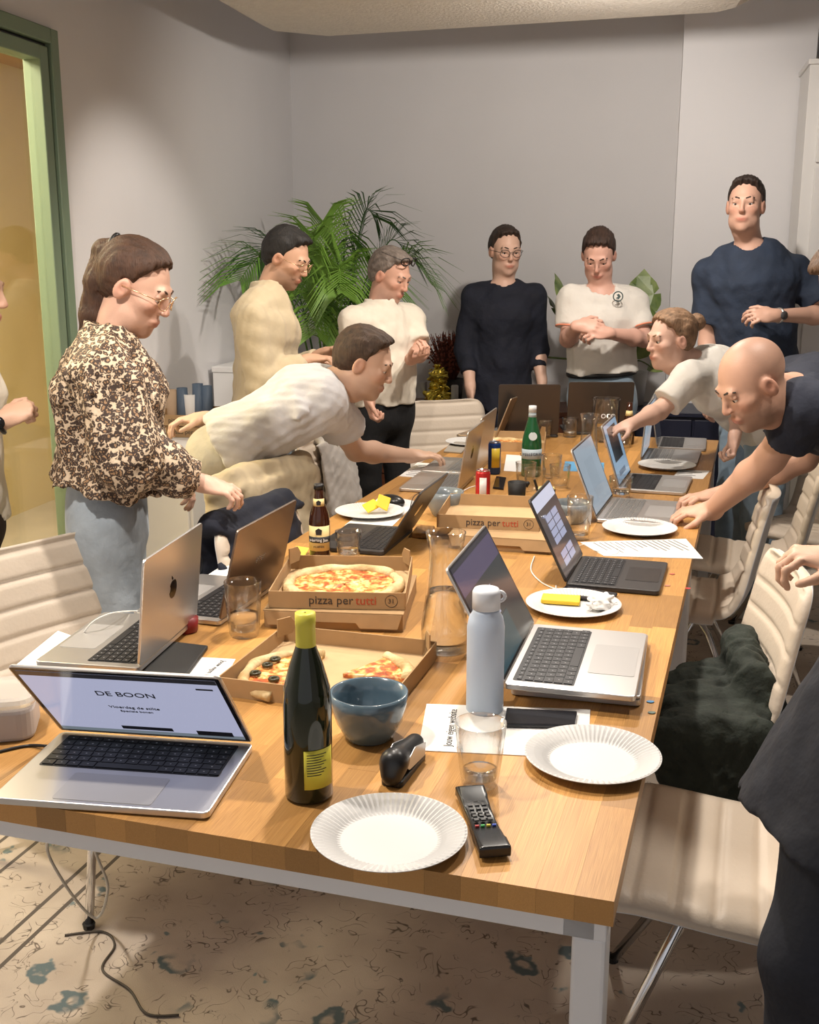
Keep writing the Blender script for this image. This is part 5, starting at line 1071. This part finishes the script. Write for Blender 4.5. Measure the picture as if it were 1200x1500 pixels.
# tall white cabinet
tc_ = rthing('tall_cabinet', 'tall white built-in cabinet with flush doors at the right', 'cabinet', 2.985, .37)
lb(tc_, 'carcass', 0, 1.3, 0, .40, 0, 2.55, M_trimw, .002); lb(tc_, 'top', -.01, 1.3, -.01, .42, 2.55, 2.575, M_trimw, .002)
lb(tc_, 'dark_gap', .09, 1.29, .385, .405, 2.49, 2.545, M_black, 0); lb(tc_, 'door', .06, .62, .40, .42, 2.08, 2.485, M_trimw); lb(tc_, 'door', .63, 1.28, .40, .42, 2.08, 2.485, M_trimw)
lb(tc_, 'door', .06, .62, .40, .42, .1, 2.05, M_trimw); lb(tc_, 'door', .63, 1.28, .40, .42, .1, 2.05, M_trimw)
# left wall cabinet with boxes
M_wc = mat('white_counter', (.66, .64, .60), .5)
wc = rthing('wall_cabinet', 'long white low cabinet along the left wall', 'cabinet', .01, .9)
lb(wc, 'carcass', 0, .36, 0, 1.75, .06, .775, M_wc); lb(wc, 'top', 0, .38, 0, 1.76, .775, .80, M_wc); lb(wc, 'plinth', 0, .32, .01, 1.74, 0, .06, M_black)
for i in range(3): lb(wc, 'door', .36, .376, .01+.58*i, .575+.58*i, .08, .765, M_wc)
wb = rthing('storage_box', 'plain white box on the left wall cabinet', 'box', .03, 1.0, .801); lb(wb, 'body', 0, .33, 0, .5, 0, .22, M_trimw); lb(wb, 'lid', -.004, .334, -.004, .504, .22, .25, M_trimw)
for i, lbx in enumerate(('lower cardboard pizza box on the left wall cabinet', 'upper cardboard pizza box on the left wall cabinet')):
    p = RM(.20-.01*i, 2.1+.02*i, .801+.056*i); pbox(lbx, p, RYAW+R(3*i), .32, .32, .050, ('pizza per', 'tutti'), z=p.z, lid=False, flaps=False)
M_vase = mat('slate_blue_ceramic', (.09, .13, .19), .5)
for i, (px, hh, m, lbv) in enumerate(((268, .13, M_vase, 'leftmost slate-blue vase behind the boxes on the wall cabinet'), (291, .15, M_vase, 'middle slate-blue vase behind the boxes on the wall cabinet'), (304, .14, M_vase, 'rightmost slate-blue vase behind the boxes on the wall cabinet'), (280, .10, M_paper, 'white paper cup leaning between the slate vases'), (250, .12, mat('kraft', (.5, .36, .24), .7), 'brown paper cup left of the slate vases'))):
    q = P(px, 600, 5.3); o = obj('vase' if m is M_vase else 'paper_cup', lathe([(.026, 0), (.03, .003), (.026 if m is M_vase else .036, hh+.07), (.022 if m is M_vase else .033, hh+.07), (.02, .02), (.001, .02)], 20), m, smooth=True); o.location = (q.x, q.y, .801); tag(o, lbv, 'vase' if m is M_vase else 'cup')
# ================================================================ COATS ON CHAIRS
def coat(label, ch, parts, m, fold=.012, h=.009, name='coat', seed=1):
    S = Sdf()
    for p in parts: S.ecap(p[0], p[1], p[2], p[3], p[4] if len(p) > 4 else (1, 0, 0), .03)
    w1 = wob(fold, 24, seed, (1.6, 1, .5)); w2 = wob(fold*.5, 70, seed+1); o = obj(name, S.mesh(name, h, disp=lambda p: w1(p)+w2(p)), m); o.location = ch.location; o.rotation_euler = ch.rotation_euler; return tag(o, label, name)
C = chair_used
coat('sand-coloured coat hung over a chair back near the leopard blouse', C[7], [((-.2, -.29, .86), (.2, -.29, .86), (.045, .045), (.045, .045), (0, 1, 0)), ((0, -.33, .85), (0, -.36, .30), (.23, .035), (.27, .05)), ((0, -.235, .84), (0, -.19, .60), (.22, .022), (.2, .022)), ((-.23, -.31, .82), (-.27, -.3, .35), (.05, .05), (.06, .05)), ((.23, -.31, .82), (.27, -.3, .38), (.05, .05), (.06, .05))], M_sand, fold=.006, name='coat', seed=3)
coat('navy jacket hung round the chair behind the bronze laptop', C[6], [((-.2, -.285, .855), (.2, -.285, .855), (.035, .035), (.035, .035), (0, 1, 0)), ((0, -.32, .84), (0, -.33, .45), (.235, .03), (.25, .04)), ((0, -.24, .83), (0, -.2, .6), (.225, .018), (.21, .018))], M_navy, fold=.004, name='jacket', seed=8)
coat('pale grey jacket draped on the ribbed chair beside the leaning man', C[8], [((-.2, -.285, .855), (.0, -.285, .86), (.04, .04), (.04, .04), (0, 1, 0)), ((-.1, -.33, .84), (-.12, -.36, .32), (.15, .035), (.18, .05)), ((-.08, -.235, .84), (-.1, -.19, .56), (.14, .022), (.15, .03)), ((-.2, -.26, .8), (-.22, -.2, .42), (.05, .05), (.06, .05))], fabric('pale_jacket', (.48, .45, .42), .08), fold=.006, name='jacket', seed=5)
coat('dark green jacket thrown over the seat of a cream chair', C[1], [((-.1, -.12, .51), (.1, -.08, .51), (.12, .06), (.11, .05), (0, 1, 0)), ((-.1, -.08, .53), (-.27, -.08, .51), (.15, .05), (.16, .05), (0, 1, 0)), ((-.285, -.08, .51), (-.31, -.06, .17), (.16, .045), (.13, .05), (0, 1, 0)), ((-.15, -.16, .58), (.12, -.18, .60), (.05, .07), (.05, .05), (0, 1, 0))], fabric('dark_green_cloth', (.018, .024, .018), .3, 18, .9), fold=.008, name='jacket', seed=11)
